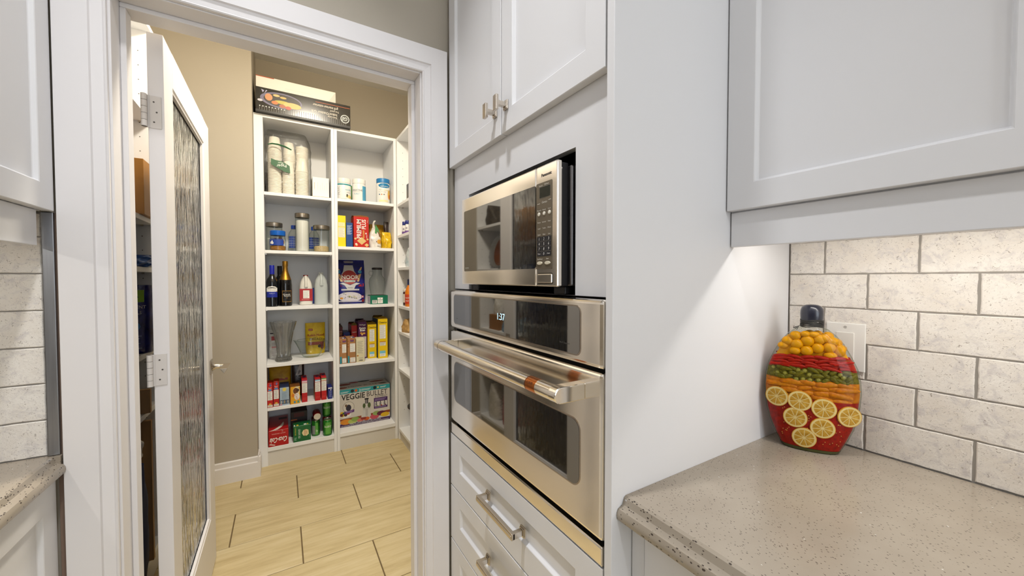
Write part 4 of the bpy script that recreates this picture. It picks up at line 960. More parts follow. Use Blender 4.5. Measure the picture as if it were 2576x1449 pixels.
tub('supplement tub with a bright blue lid at the right of its shelf', 0.7245, 3.245, 1.924, 0.0545, 0.206, '#2479b5', art)
MB().lathe([(0.03, 0), (0.032, 0.10), (0.02, 0.15), (0.018, 0.155)], C('#4e8f3c', 0.4), 20).build('shaker_bottle', loc=(0.497, 3.39, 1.9244), smooth=True)
tag(bpy.data.objects['shaker_bottle'], 'green bottle just showing between the two left tubs', 'bottle')

# ---- right bay, cracker shelf
z = 1.563
def art(p, w, h): nutrition(p, 0.004, h * 0.30, w - 0.006, h * 0.62, 9, C('#c9c4b2', 0.5), C('#efe9cf', 0.5)); nutrition(p, 0.004, h * 0.64, w - 0.006, h * 0.78, 4, C('#c9c4b2', 0.5), C('#f2e9a8', 0.5))
carton('cereal_box', 'bright yellow box standing at the left of the cracker shelf', 'box', 0.3725, 0.4285, 3.178, 0.18, z, 0.237, '#f2d90b', art)
def art(p, w, h):
    for i in range(11): p.rect(0.006, h * (0.87 - i * 0.035), w - 0.006 - 0.006 * (i % 3), h * (0.885 - i * 0.035), C('#b9cbe4', 0.5), 1)
carton('blue_box', 'narrow blue box between the yellow box and the red cracker box', 'box', 0.4330, 0.4800, 3.186, 0.16, z, 0.188, '#1f4a8c', art)
def art(p, w, h):
    cr = C('#e3bf7c', 0.5); p.text('PREMIUM', 0.038, h * 0.60, 0.046, W_, 2, pi / 2, 'c', 1, 0, 0.02, h * 0.63); p.text('PLUS', 0.074, h * 0.755, 0.042, W_, 2, pi / 2, 'c', 1, 0, 0.02, h * 0.32)
    p.rect(0.066, h * 0.30, 0.078, h * 0.56, C('#d99a4c', 0.5), 1); p.lines(0.068, h * 0.32, 0.076, h * 0.54, 8, C('#a92a18', 0.5), 2); p.disc(0.090, h * 0.46, 0.005, W_, 2, 0.006); p.text('salted', 0.094, h * 0.36, 0.012, W_, 2, pi / 2); p.text('900 g', 0.102, h * 0.86, 0.010, C('#e8b9a8', 0.5), 2, pi / 2)
    def dia(u, v, r, c, L): p.poly([(u - r, v), (u, v - r * 0.85), (u + r, v), (u, v + r * 0.85)], c, L)
    for u, v, r in ((0.058, 0.050, 0.036), (0.012, 0.066, 0.011), (0.101, 0.064, 0.010), (0.095, 0.019, 0.017), (0.020, 0.018, 0.012)): dia(u, v, r * 0.98, cr, 1)
    for i in range(4):
        for j in range(4): p.disc(0.058 + (i - j) * 0.008, 0.050 + (i + j - 3) * 0.0065, 0.0014, C('#9c7a45', 0.5), 2)
    p.disc(0.017, 0.025, 0.008, W_, 3, 0.006); p.lines(0.012, 0.022, 0.022, 0.027, 2, C('#c22b20', 0.5), 4)
carton('cracker_box', 'red cracker box with sideways white lettering and torn open top', 'box', 0.4850, 0.5960, 3.172, 0.13, z, 0.238, '#bf1e14', art, flap='#8a5a2c')
def art(p):
    p.poly([(0.004, 0.05), (0.046, 0.05), (0.042, 0.12), (0.014, 0.15)], C('#7d5038', 0.5), 1); p.poly([(0.000, 0.125), (0.044, 0.098), (0.030, 0.165), (0.008, 0.20)], C('#4f8f55', 0.5), 2); p.disc(0.028, 0.055, 0.016, C('#dca43c', 0.5), 2, 0.018)
    p.lines(-0.035, 0.06, -0.008, 0.08, 2, C('#b9b4ae', 0.5), 1); p.text('200 g', 0.024, 0.018, 0.012, K_, 1)
tb = pouch('trail_mix_bag', 'white and green snack bag with a twisted top beside the red cracker box', 'bag', 0.6555, 3.245, z, 0.100, 0.075, 0.170, WFOIL, 5, 0.7, 0.02, 0, art, 0.05, None, 0.30)
MB().tube([(0, 0.02, 0.162), (-0.004, 0.020, 0.185), (-0.006, 0.018, 0.205), (0.002, 0.015, 0.222), (0.010, 0.013, 0.226)], [0.014, 0.010, 0.008, 0.008, 0.005], WFOIL, 10).build('twisted_top', tb, smooth=True)
pouch('snack_bag', 'crumpled bright yellow snack bag at the right of the cracker shelf', 'bag', 0.7450, 3.235, z, 0.072, 0.09, 0.135, YFOIL, 11, 0.9, 0.0, 0.2, None, 0.12)
pouch('snack_bag', 'ochre yellow bag standing behind the white and green snack bag', 'bag', 0.7000, 3.400, z, 0.12, 0.08, 0.215, foil('ochre_bag', '#a8780f', '#c9981c'), 13, 0.5, 0.0, 0, None, 0.06)
pouch('snack_bag', 'dark bag with red print in the back corner of the cracker shelf', 'bag', 0.7680 - 0.002, 3.330, z, 0.036, 0.05, 0.235, DKBAG, 14, 0.6)

# ---- jars
def jar(label, x, y, z, r, h, lid_h, lid_mat, fill=None, fill_h=0, fill_r=0.93, shoulder=0.0, art=None, name='storage_jar', cat='jar'):
    t = thing(name, label, cat, (x, y, z + 0.0004)); nr = r * (1 - shoulder)
    MB().lathe([(r * 0.9, 0), (r, 0.006), (r, (h - lid_h) * (0.66 if shoulder else 0.93)), (nr, h - lid_h - 0.008), (nr, h - lid_h)], GLASS, 36).build('glass', t, smooth=True)
    MB().lathe([(nr * 1.03, h - lid_h), (nr * 1.05, h - lid_h + 0.003), (nr * 1.05, h - 0.003), (nr * 1.0, h)], lid_mat, 36).build('lid', t, smooth=True)
    if fill: MB().lathe([(r * 0.86, 0.004), (r * fill_r, 0.010), (r * fill_r, fill_h - 0.003), (r * fill_r * 0.8, fill_h + 0.002)], fill, 32).build('contents', t, smooth=True)
    if art: p = Print(cyl_front(r + 0.0004), True); art(p, r, h); p.build(t, 'band_print')
    return t
FLOUR = C('#efebe4', 0.8); OATS = mottled('rolled_oats', '#b99c6c', '#e0c89c', 240, 0.8); COOKIE = mottled('cookies', '#8c5a26', '#b5823f', 60, 0.7)
z = 1.517
jar('steel lidded glass jar of white flour behind the blue lidded jar', -0.040, 3.330, z, 0.0510, 0.212, 0.030, LIDM, FLOUR, 0.095)
def art(p, r, h):
    B = C('#1d3f9c', 0.4); p.rect(-0.064, 0.036, 0.038, 0.076, B, 1, 14)
    for i in range(10): p.rect(-0.062 + i * 0.010, 0.077, -0.055 + i * 0.010, 0.083, B, 1)
    for i in range(9): p.rect(-0.020 + i * 0.0065, 0.036, -0.0193 + i * 0.0065, 0.076, C('#5a78c4', 0.4), 2)
    for u, v, q in ((-0.045, 0.054, 0.009), (-0.034, 0.052, 0.008), (-0.037, 0.064, 0.006)): p.disc(u, v, q, W_, 2)
cj = jar('cookie jar with a bright blue lid at the left of the jar shelf', -0.018, 3.214, z, 0.0510, 0.142, 0.034, C('#0c5fc0', 0.35), COOKIE, 0.035, 0.93, 0.10, art, 'cookie_jar')
for i, (a, b, c) in enumerate(((0.004, 0.006, 0.056), (0.022, -0.004, 0.066), (-0.012, 0.010, 0.072), (0.016, 0.012, 0.084))):
    o = MB().lathe([(0.018, -0.006), (0.022, 0), (0.018, 0.006)], COOKIE, 18).build('cookie', cj, smooth=True, loc=(a, b, c)); o.rotation_euler = (1.2, 0.3 * i, 0.5 * i)
def bottle_blue(label, x, y):
    t = thing('glass_bottle', label, 'bottle', (x, y, z + 0.0004))
    MB().lathe([(0.034, 0), (0.040, 0.006), (0.040, 0.115), (0.034, 0.145), (0.020, 0.168), (0.0165, 0.175), (0.0165, 0.180)], GLASS, 28).build('glass', t, smooth=True)
    MB().lathe([(0.0195, 0.176), (0.0195, 0.200), (0.018, 0.203)], C('#16409e', 0.4), 24).build('cap', t, smooth=True)
    p = Print(cyl_front(0.0404), True); B = C('#1d3f9c', 0.4)
    for i in range(7):
        for j in range(5): p.rect(-0.04 + i * 0.0115, 0.030 + j * 0.018, -0.0305 + i * 0.0115, 0.046 + j * 0.018, B, 1, 1)
    p.build(t, 'grid_print')
bottle_blue('blue capped glass bottle left of the tall flour jar', 0.086, 3.335); bottle_blue('blue capped glass bottle behind the short oat jar', 0.222, 3.350)
jar('tall steel lidded jar full of white flour in the middle of the jar shelf', 0.1370, 3.224, z, 0.0455, 0.280, 0.032, LIDM, FLOUR, 0.226)
jar('short steel lidded jar with a layer of oats at the right of the jar shelf', 0.2635, 3.226, z, 0.0545, 0.200, 0.030, LIDM, OATS, 0.044)

# ---- bottles and jugs
z = 1.119
def wine(label, x, y, prof, glassm, foilm, foil_z, art, r):
    t = thing('wine_bottle', label, 'bottle', (x, y, z + 0.0004)); prof = sorted(prof + [next((a[0] + (b[0] - a[0]) * (foil_z - a[1]) / (b[1] - a[1]), foil_z) for a, b in zip(prof[:-1], prof[1:]) if a[1] <= foil_z <= b[1] and b[1] > a[1])], key=lambda q: q[1]); MB().lathe([q for q in prof if q[1] <= foil_z + 1e-6], glassm, 32).build('bottle_glass', t, smooth=True)
    f = [q for q in prof if q[1] >= foil_z - 1e-6]; MB().lathe([(a + 0.0006, b) for a, b in f], foilm, 28).build('foil', t, smooth=True)
    if art: p = Print(cyl_front(r + 0.0006), True); art(p); p.build(t, 'label'); 
    return t
BG = C('#0c0f14', 0.12, 0, 0.6)
WP = [(0.034, 0), (0.037, 0.004), (0.037, 0.170), (0.034, 0.190), (0.020, 0.212), (0.0155, 0.225), (0.0150, 0.230), (0.0150, 0.292), (0.0140, 0.294)]
def art(p):
    p.rect(-0.040, 0.078, 0.036, 0.132, W_, 1, 14); p.poly([(-0.040, 0.132), (0.036, 0.132), (0.020, 0.142), (-0.002, 0.146), (-0.024, 0.142)], W_, 1); p.rect(-0.040, 0.066, 0.036, 0.106, C('#1c2c98', 0.4), 2, 14)
    p.text('MILLER PARK', -0.002, 0.128, 0.0095, GREY_, 2); p.text('Vineyards', 0.004, 0.117, 0.009, GREY_, 2); p.text('MERLOT', 0.0, 0.094, 0.010, C('#b9c3e8', 0.4), 3); p.lines(-0.025, 0.072, 0.022, 0.086, 3, C('#8d98cf', 0.4), 3); p.disc(0.031, 0.108, 0.004, C('#b59a3a', 0.4), 3)
wine('dark wine bottle with blue foil and white and blue label', -0.0570, 3.216, WP, BG, C('#14209c', 0.35), 0.230, art, 0.037)
CP = [(0.036, 0), (0.0415, 0.005), (0.0415, 0.150), (0.0385, 0.185), (0.029, 0.215), (0.0205, 0.240), (0.0160, 0.262), (0.0150, 0.285), (0.0172, 0.292), (0.0172, 0.322), (0.0155, 0.326)]
def art(p):
    p.rect(-0.022, 0.030, 0.043, 0.112, C('#8f6a2c', 0.4), 1, 12); p.rect(-0.019, 0.034, 0.040, 0.108, C('#0f0e10', 0.4), 2, 12); p.text('Grande', 0.006, 0.085, 0.016, W_, 3, 0, 'c', 1, 0.2); p.text('Reserve', 0.012, 0.074, 0.014, W_, 3, 0, 'c', 1, 0.2); p.disc(0.008, 0.060, 0.003, C('#a8833a', 0.4), 3); p.lines(-0.012, 0.040, 0.034, 0.050, 2, C('#c4a45c', 0.4), 3); p.lines(-0.002, 0.094, 0.020, 0.102, 1, C('#a8833a', 0.4), 3)
wine('sparkling wine bottle with gold foil neck and black label', 0.0250, 3.240, CP, C('#0d0a0a', 0.12, 0, 0.6), GOLD, 0.190, art, 0.0415)
wine('plain dark wine bottle hidden behind the sparkling wine', -0.0100, 3.370, WP, BG, C('#191416', 0.5), 0.230, None, 0.037)
def jug(label, x, y, h, w, label_on, mat):
    t = thing('plastic_jug', label, 'jug', (x, y, z + 0.0004)); mb = MB(); n = 28; vs = []
    pr_ = [(0.93, 0), (1.0, 0.01), (1.0, 0.52), (0.97, 0.62), (0.82, 0.76), (0.52, 0.90), (0.33, 0.955), (0.30, 0.965), (0.30, 0.985)]
    for f, q in pr_:
        e = 0.55 if f > 0.6 else 0.9
        for i in range(n):
            c, s = cos(2 * pi * i / n), sin(2 * pi * i / n); vs.append((w / 2 * f * math.copysign(abs(c) ** e, c), w / 2 * f * math.copysign(abs(s) ** e, s), q * h))
    fs = [(j * n + i, j * n + (i + 1) % n, (j + 1) * n + (i + 1) % n, (j + 1) * n + i) for j in range(len(pr_) - 1) for i in range(n)] + [tuple(range(n - 1, -1, -1)), tuple(range((len(pr_) - 1) * n, len(pr_) * n))]
    mb.add(vs, fs, mat).build('jug_body', t, smooth=True, ang=50)
    hd = MB().tube([(0, -w * 0.16, h * 0.96), (0, -w * 0.40, h * 0.88), (0, -w * 0.52, h * 0.74), (0, -w * 0.49, h * 0.60)], [0.009, 0.010, 0.010, 0.013], mat, 12); hd.build('handle', t, smooth=True)
    MB().lathe([(0.0165, h * 0.965), (0.0165, h), (0.015, h)], C('#a8201c' if label_on else '#d8dcda', 0.4), 20).build('cap', t, smooth=True)
    if label_on:
        p = Print(face_y(0, -w / 2 - 0.0004, 0)); R_ = C('#a51519', 0.4); p.rect(-w * 0.48, 0.030, w * 0.48, 0.122, R_, 1); nutrition(p, -0.020, 0.050, 0.022, 0.110, 8); p.lines(-0.03, 0.036, 0.03, 0.047, 2, C('#e2a09a', 0.5), 2); p.build(t, 'label')
        bx('white_liquid', -w * 0.46, w * 0.46, -w * 0.44, w * 0.44, 0.004, 0.095, C('#e9e6df', 0.5), t, bevel=0.01)
    return t
jug('white plastic jug with a red label in the middle of the bottle shelf', 0.1590, 3.318, 0.226, 0.090, True, C('#dedad2', 0.35))
jug('translucent unlabelled jug at the right of the bottle shelf', 0.2640, 3.316, 0.246, 0.094, False, MILKY)
bx('cleaner_box', -0.018, 0.018, -0.02, 0.02, 0, 0.125, C('#283a8c', 0.4), None, bevel=0.002).location = (0.210, 3.42, z + 0.0004)
tag(bpy.data.objects['cleaner_box'], 'slim dark blue pack showing between the two plastic jugs', 'box')

# ---- rice bag, tea box, glass jug
z = 1.113
def art(p):
    p.poly([(-0.045, 0.315), (0.022, 0.315), (0.030, 0.265), (0.055, 0.225), (-0.075, 0.225), (-0.055, 0.265)], C('#b5b3ae', 0.4), 1)
    p.disc(-0.010, 0.215, 0.058, C('#94141a', 0.4), 2, 0.058, 24); p.rect(-0.072, 0.198, 0.058, 0.238, C('#a3261c', 0.4), 3, 4); p.text('NOOR', -0.006, 0.217, 0.044, W_, 4, 0, 'c', 1.0, 0, 0.012)
    p.rect(-0.05, 0.176, 0.032, 0.192, C('#9fb0a8', 0.4), 3, 3); p.lines(-0.046, 0.179, 0.028, 0.190, 1, C('#5c7a88', 0.4), 4)
    p.poly([(-0.085, 0.165), (-0.05, 0.150), (-0.030, 0.118), (0.020, 0.118), (0.035, 0.150), (0.072, 0.165), (0.04, 0.172), (-0.01, 0.150), (-0.06, 0.172)], C('#c4c4c6', 0.4), 1); p.rect(-0.075, 0.108, 0.060, 0.120, C('#c4c4c6', 0.4), 2, 4); p.lines(-0.07, 0.110, 0.056, 0.118, 1, C('#7b7c88', 0.4), 3); p.text('basmati', -0.008, 0.131, 0.012, K_, 3)
    for sx in (-1, 1):
        cx = -0.008 + sx * 0.082; p.disc(cx, 0.262, 0.014, C('#3f9cc4', 0.4), 2); p.ring(cx, 0.262, 0.005, 0.008, C('#123a7a', 0.4), 3, 14); p.poly([(cx - 0.012, 0.238), (cx + 0.010, 0.245), (cx - sx * 0.02 + 0.008, 0.180), (cx - sx * 0.02 - 0.008, 0.180)], C('#c9a06a', 0.4), 1); p.poly([(cx - 0.006, 0.275), (cx + 0.012, 0.275), (cx + sx * 0.02, 0.302), (cx + sx * 0.012, 0.302)], C('#c9a06a', 0.4), 1)
    for s in (-1, 1): p.poly([(-0.008 + s * 0.108, 0.165), (-0.008 + s * 0.106, 0.140), (-0.008 + s * 0.06, 0.140), (-0.008 + s * 0.075, 0.155)], C('#a01c1c', 0.4), 1)
    p.disc(-0.012, 0.055, 0.092, C('#c7c3cc', 0.4), 1, 0.040, 28); R = random.Random(2)
    for i in range(34):
        a, q = R.uniform(0, 6.28), R.uniform(0, 0.9); p.disc(-0.012 + 0.085 * q * cos(a), 0.058 + 0.033 * q * sin(a), R.uniform(0.002, 0.006), C(R.choice(['#8c8a6a', '#5e6a4a', '#c2b27a', '#4c4a52', '#d6cf9a']), 0.5), 2, 0.003)
    p.disc(-0.075, 0.045, 0.012, C('#c98a2a', 0.4), 3, 0.008); p.disc(0.086, 0.055, 0.011, C('#b3202a', 0.4), 2); p.disc(0.086, 0.055, 0.007, C('#c9c5d2', 0.4), 3); p.disc(0.088, 0.024, 0.011, C('#7a1a20', 0.4), 2, 0.013); p.rect(-0.10, 0.0145, 0.095, 0.024, C('#b9b6c4', 0.4), 2, 6)
rb = pouch('rice_bag', 'large navy rice bag with red and white emblem leaning in the right bay', 'bag', 0.4895, 3.388, z, 0.230, 0.115, 0.360, NAVY, 21, 0.10, 0.055, 0, art, 0.02)
rp = Print(lambda u, v, o: (u, -0.012 - 0.02 * (0.36 - v) / 0.05 - o + 0.0, v)); rp.poly([(-0.050, 0.348), (0.014, 0.348), (0.020, 0.341), (0.012, 0.332), (-0.048, 0.332), (-0.056, 0.341)], C('#6f6a70', 0.5), 1)
rp.build(rb, 'hand_hole')
def art(p, w, h): nutrition(p, 0.012, 0.006, 0.050, 0.032, 3); p.rect(0.055, 0.006, 0.094, 0.033, W_, 1); p.rect(0.053, 0.036, 0.094, 0.052, W_, 1); p.disc(0.074, 0.044, 0.004, GREY_, 2); p.lines(0.06, 0.010, 0.09, 0.030, 4, GREY_, 2); [p.rect(0.016 + i * 0.003, 0.010, 0.0172 + i * 0.003, 0.030, K_, 3) for i in range(10)]
def side(p, d, h): p.rect(0.008, 0.006, d - 0.02, h - 0.006, C('#c9c4cc', 0.5), 1); p.lines(0.015, 0.012, d - 0.03, h - 0.012, 6, C('#8f7f96', 0.5), 2)
tb_ = carton('tea_box', 'low green box with white barcode panels in front of the glass jug', 'box', 0.6080, 0.7420, 3.184, 0.13, z, 0.070, '#0d6e52', art, side)
bx('open_top', -0.062, 0.062, -0.060, 0.060, 0.0702, 0.0712, C('#2a1c14', 0.8), tb_)
t = thing('glass_jug', 'ribbed clear glass jug with a dark lid in the right corner', 'jug', (0.7120, 3.440, z + 0.0004))
mb = MB(); n = 40; vs = []; PJ = [(0.050, 0), (0.053, 0.004), (0.050, 0.05), (0.062, 0.12), (0.068, 0.17), (0.062, 0.205), (0.042, 0.232), (0.038, 0.250), (0.038, 0.285)]
for r, zz in PJ:
    for i in range(n): k = 1 + (0.025 * (i % 4 == 0) if zz < 0.21 else 0); vs.append((r * k * cos(2 * pi * i / n), r * k * sin(2 * pi * i / n), zz))
mb.add(vs, [(j * n + i, j * n + (i + 1) % n, (j + 1) * n + (i + 1) % n, (j + 1) * n + i) for j in range(len(PJ) - 1) for i in range(n)] + [tuple(range(n - 1, -1, -1))], RIBGLASS).build('glass', t, smooth=True, ang=60)
MB().lathe([(0.041, 0.282), (0.043, 0.286), (0.043, 0.297), (0.036, 0.300)], C('#231e20', 0.45), 28).build('lid', t, smooth=True)
MB().tube([(-0.038, 0, 0.268), (-0.062, 0, 0.268), (-0.068, 0, 0.250), (-0.058, 0, 0.232), (-0.042, 0, 0.232)], 0.0045, RIBGLASS, 10).build('handle', t, smooth=True)

# ---- glassware and flour
z = 0.717
t = thing('crystal_vase', 'tall flared cut crystal vase near the front of the glassware shelf', 'vase', (0.0080, 3.238, z + 0.0004))
def fluted(P, mat, n, amp, parent, name, step=2):
    mb = MB(); vs = []
    for r, zz, k in P:
        for i in range(n):
            q = r * (1 + amp * k * (1 if i % step == 0 else -1)); vs.append((q * cos(2 * pi * i / n), q * sin(2 * pi * i / n), zz + 0.006 * k * (1 if (zz > 0.27 and i % step == 0) else 0)))
    K = len(P); return mb.add(vs, [(j * n + i, j * n + (i + 1) % n, (j + 1) * n + (i + 1) % n, (j + 1) * n + i) for j in range(K - 1) for i in range(n)] + [tuple(range(n - 1, -1, -1))], mat).build(name, parent, smooth=True, ang=20)
fluted([(0.048, 0, 1), (0.052, 0.010, 1.6), (0.047, 0.028, 1), (0.041, 0.05, 1), (0.045, 0.11, 1), (0.055, 0.17, 1), (0.064, 0.215, 0.4), (0.067, 0.220, 0.2), (0.0685, 0.226, 0.5), (0.083, 0.280, 1.0), (0.081, 0.281, 1.0), (0.065, 0.226, 0.5), (0.050, 0.16, 0.4), (0.036, 0.035, 0.3)], CRYSTAL, 32, 0.035, t, 'cut_glass')
MB().lathe([(0.046, 0.002), (0.044, 0.028)], CRYSTAL, 16).build('foot', t)
def art(p): p.rect(-0.022, 0.135, 0.012, 0.165, C('#b54a4a', 0.5), 1); p.rect(-0.03, 0.183, 0.03, 0.190, C('#2b2838', 0.5), 1, 4); p.lines(-0.02, 0.02, 0.016, 0.12, 9, C('#b7a9a5', 0.5), 1); p.rect(-0.02, 0.08, 0.014, 0.092, C('#c98a86', 0.5), 2)
pouch('sugar_bag', 'white paper bag with red print behind the crystal vase', 'bag', -0.0480, 3.395, z, 0.082, 0.080, 0.235, WFOIL, 31, 0.5, 0.02, 0, art, 0.03)
def art(p):
    p.text('Robin Hood', 0.002, 0.150, 0.026, C('#9c1c16', 0.5), 1, 0, 'c', 0.92, 0.0, 0.01); p.text('BREAD', 0.0, 0.118, 0.026, C('#3c2418', 0.5), 1, 0, 'c', 1.1); p.text('best for', 0, 0.135, 0.010, C('#3c2418', 0.5), 1); p.rect(-0.055, 0.072, 0.060, 0.096, C('#a8483a', 0.5), 1, 8); p.lines(-0.048, 0.078, 0.045, 0.092, 2, C('#d9a890', 0.5), 2); p.rect(-0.050, 0.184, -0.020, 0.200, C('#a8321c', 0.5), 1); p.lines(-0.048, 0.187, -0.023, 0.197, 1, C('#e8c4a0', 0.5), 2)
    p.disc(0.028, 0.060, 0.014, C('#3a3430', 0.5), 1, 0.012); p.disc(0.046, 0.055, 0.012, C('#8c1c16', 0.5), 2, 0.020)
pouch('flour_bag', 'bright yellow bread flour bag with dark lettering behind the glass bowl', 'bag', 0.2290, 3.450, z, 0.142, 0.090, 0.245, KRAFTY, 33, 0.55, 0.0, 0, art, 0.02)
t = thing('batter_bowl', 'clear glass batter bowl with spout and loop handle', 'bowl', (0.1900, 3.308, z + 0.0004))
mb = MB(); n = 40; vs = []; PB = [(0.048, 0.001), (0.056, 0.004), (0.072, 0.03), (0.084, 0.065), (0.090, 0.10), (0.093, 0.128), (0.096, 0.130), (0.090, 0.130)]
for r, zz in PB:
    for i in range(n):
        a = 2 * pi * i / n; s = max(0, cos(a - pi)) ** 14 * max(0, (zz - 0.08) / 0.05) * 0.026; vs.append(((r + s) * cos(a), (r + s) * sin(a), zz + s * 0.10))
mb.add(vs, [(j * n + i, j * n + (i + 1) % n, (j + 1) * n + (i + 1) % n, (j + 1) * n + i) for j in range(len(PB) - 1) for i in range(n)] + [tuple(range(n - 1, -1, -1))], GLASS).build('bowl', t, smooth=True, ang=50)
MB().tube([(0.090, 0, 0.108), (0.112, 0, 0.110), (0.120, 0, 0.098), (0.115, 0, 0.070), (0.098, 0, 0.046), (0.080, 0, 0.046)], 0.0055, RIBGLASS, 10).build('handle', t, smooth=True)
MB().tube([(0.0945 * cos(2 * pi * i / 36) , 0.0945 * sin(2 * pi * i / 36), 0.1295) for i in range(36)], 0.0016, RIBGLASS, 6, closed=True).build('rim', t, smooth=True)

# ---- cereal shelf
z = 0.665
def art_br(i):
    def art(p, w, h):
        p.rect(0.022, h * 0.86, 0.046, h * 0.94, C('#4c3f74', 0.5), 1); p.rect(0.026, h * 0.905, 0.042, h * 0.93, C('#c04848', 0.5), 2); nutrition(p, 0.019, h * 0.44, w - 0.004, h * 0.78, 8); p.rect(0.003, 0.002, 0.015, h * 0.29, C('#1f93a8', 0.4), 1); nutrition(p, 0.020, h * 0.03, w - 0.003, h * 0.22, 4)
        for k in range(3): p.ring(0.006, h * (0.88 - k * 0.11), 0.002, 0.0045, C('#8f3c14', 0.5), 1, 8)
    return art
BT = lambda p, w, d: (p.rect(w * 0.45, 0.01, w * 0.95, d - 0.06, C('#3c3a80', 0.5), 1), p.rect(w * 0.5, 0.02, w * 0.7, 0.06, W_, 2))
carton('granola_box', 'brown granola bar box with a blue stripe at the far left of the cereal shelf', 'box', 0.3720, 0.4235, 3.1535, 0.14, z, 0.191, '#a9794b', art_br(0), None, BT)
carton('granola_box', 'brown granola bar box with a blue stripe beside the cream box', 'box', 0.4275, 0.4875, 3.1535, 0.14, z, 0.193, '#a9794b', art_br(1), None, BT)
def art(p, w, h):
    nutrition(p, 0.006, h * 0.36, w - 0.006, h * 0.92, 14, C('#9a937c', 0.6), C('#e2dabc', 0.5)); p.disc(0.010, h * 0.28, 0.008, C('#b9782a', 0.5), 1, 0.005); p.lines(0.018, h * 0.15, w - 0.008, h * 0.20, 2, GREY_, 1); p.rect(0.020, h * 0.06, w - 0.014, h * 0.085, K_, 1); p.lines(0.024, h * 0.105, w - 0.016, h * 0.13, 1, GREY_, 1)
carton('granola_box', 'cream coloured snack box in front of the purple cereal box', 'box', 0.4915, 0.5535, 3.1535, 0.11, z, 0.182, '#e0d7b4', art)
def art(p, w, h):
    p.text('Kelloggs', w * 0.5, h * 0.93, 0.016, W_, 1, 0, 'c', 0.9, 0.2); p.text('Raisin', w * 0.5, h * 0.84, 0.024, W_, 1, 0, 'c', 0.9, 0, 0.015); p.text('Bran', w * 0.5, h * 0.785, 0.024, W_, 1, 0, 'c', 0.9, 0, 0.015); p.lines(0.012, h * 0.745, w - 0.012, h * 0.765, 1, W_, 1)
    p.disc(w * 0.35, h * 0.70, 0.010, C('#c88a2a', 0.5), 1, 0.007); p.disc(w * 0.68, h * 0.69, 0.010, C('#d9a23a', 0.5), 1, 0.007); p.disc(w * 0.45, h * 0.66, 0.007, C('#e0b86a', 0.5), 1)
    p.rect(0.004, 0.01, w - 0.004, h * 0.60, C('#cfc6cc', 0.5), 1); p.lines(0.008, 0.02, w - 0.008, h * 0.58, 16, GREY_, 2)
carton('cereal_box', 'purple cereal box with white lettering beside the shorter yellow box', 'box', 0.5300, 0.5945, 3.288, 0.17, z, 0.297, '#4b1150', art, flap='#5a3a48')
def art_ch(p, w, h):
    p.text('Cheerios', w * 0.5, h * 0.915, 0.021, K_, 1, 0, 'c', 0.82, 0, 0.012); nutrition(p, 0.013, h * 0.50, w - 0.016, h * 0.85, 13); p.rect(0.013, h * 0.32, w - 0.016, h * 0.42, C('#e9e2d0', 0.5), 1); p.rect(0.013, h * 0.41, w - 0.016, h * 0.425, C('#a8441c', 0.5), 2); p.lines(0.015, h * 0.33, w - 0.018, h * 0.40, 3, GREY_, 2); p.rect(0.013, h * 0.12, w - 0.018, h * 0.19, C('#7cc0d6', 0.5), 1); p.rect(0.013, h * 0.05, w - 0.018, h * 0.12, W_, 1); p.lines(0.016, h * 0.06, w - 0.02, h * 0.11, 2, GREY_, 2)
carton('cereal_box', 'shorter bright yellow cereal box beside the purple one', 'box', 0.5980, 0.6650, 3.258, 0.19, z, 0.278, '#ecc50a', art_ch, flap='#7d6412')
carton('cereal_box', 'tallest bright yellow cereal box at the right of the cereal shelf', 'box', 0.6690, 0.7450, 3.215, 0.22, z, 0.322, '#edc80c', art_ch, lambda p, d, h: p.rect(0.0, 0.0, d, h, C('#26364a', 0.5), 1), flap='#8a6c10')
def art(p, w, h): p.rect(0.001, 0.01, w - 0.001, h * 0.66, C('#ddd2b2', 0.5), 1); p.poly([(0.001, h * 0.66), (w * 0.5, h * 0.60), (w - 0.001, h * 0.66), (w - 0.001, h * 0.74), (0.001, h * 0.74)], C('#a81818', 0.5), 2); p.text('organic', w / 2, h * 0.80, 0.012, W_, 2); p.rect(0.001, 0.0, w - 0.001, h * 0.34, C('#d9c312', 0.5), 2); [p.disc(w * a, h * b, 0.006, C(c, 0.5), 3) for a, b, c in ((0.3, 0.56, '#4a4a44'), (0.7, 0.56, '#bdb49a'), (0.3, 0.43, '#8d8672'), (0.7, 0.43, '#5e4426'))]
carton('cereal_box', 'red topped cream cereal box behind the brown granola boxes', 'box', 0.4840, 0.5270, 3.330, 0.18, z, 0.270, '#b01a18', art, flap='#7f6a2c')
def art(p, w, h): p.text('brittle', w * 0.5, h * 0.86, 0.014, C('#d9a08a', 0.5), 1); p.lines(0.004, h * 0.74, w - 0.004, h * 0.82, 2, C('#c9862a', 0.5), 1); p.rect(0.003, h * 0.50, w - 0.003, h * 0.70, C('#c9c2b8', 0.5), 1)
carton('cereal_box', 'dark red box behind the first brown granola box', 'box', 0.3760, 0.4180, 3.330, 0.16, z, 0.262, '#4c0d10', art, flap='#5c4a40')
carton('cereal_box', 'dark blue box behind the second brown granola box', 'box', 0.4235, 0.4740, 3.340, 0.16, z, 0.215, '#10266e', lambda p, w, h: (p.disc(w * 0.5, h * 0.80, 0.018, C('#2a62b8', 0.5), 1, 0.014), p.rect(0.004, h * 0.86, 0.016, h * 0.90, C('#b53048', 0.5), 1)))

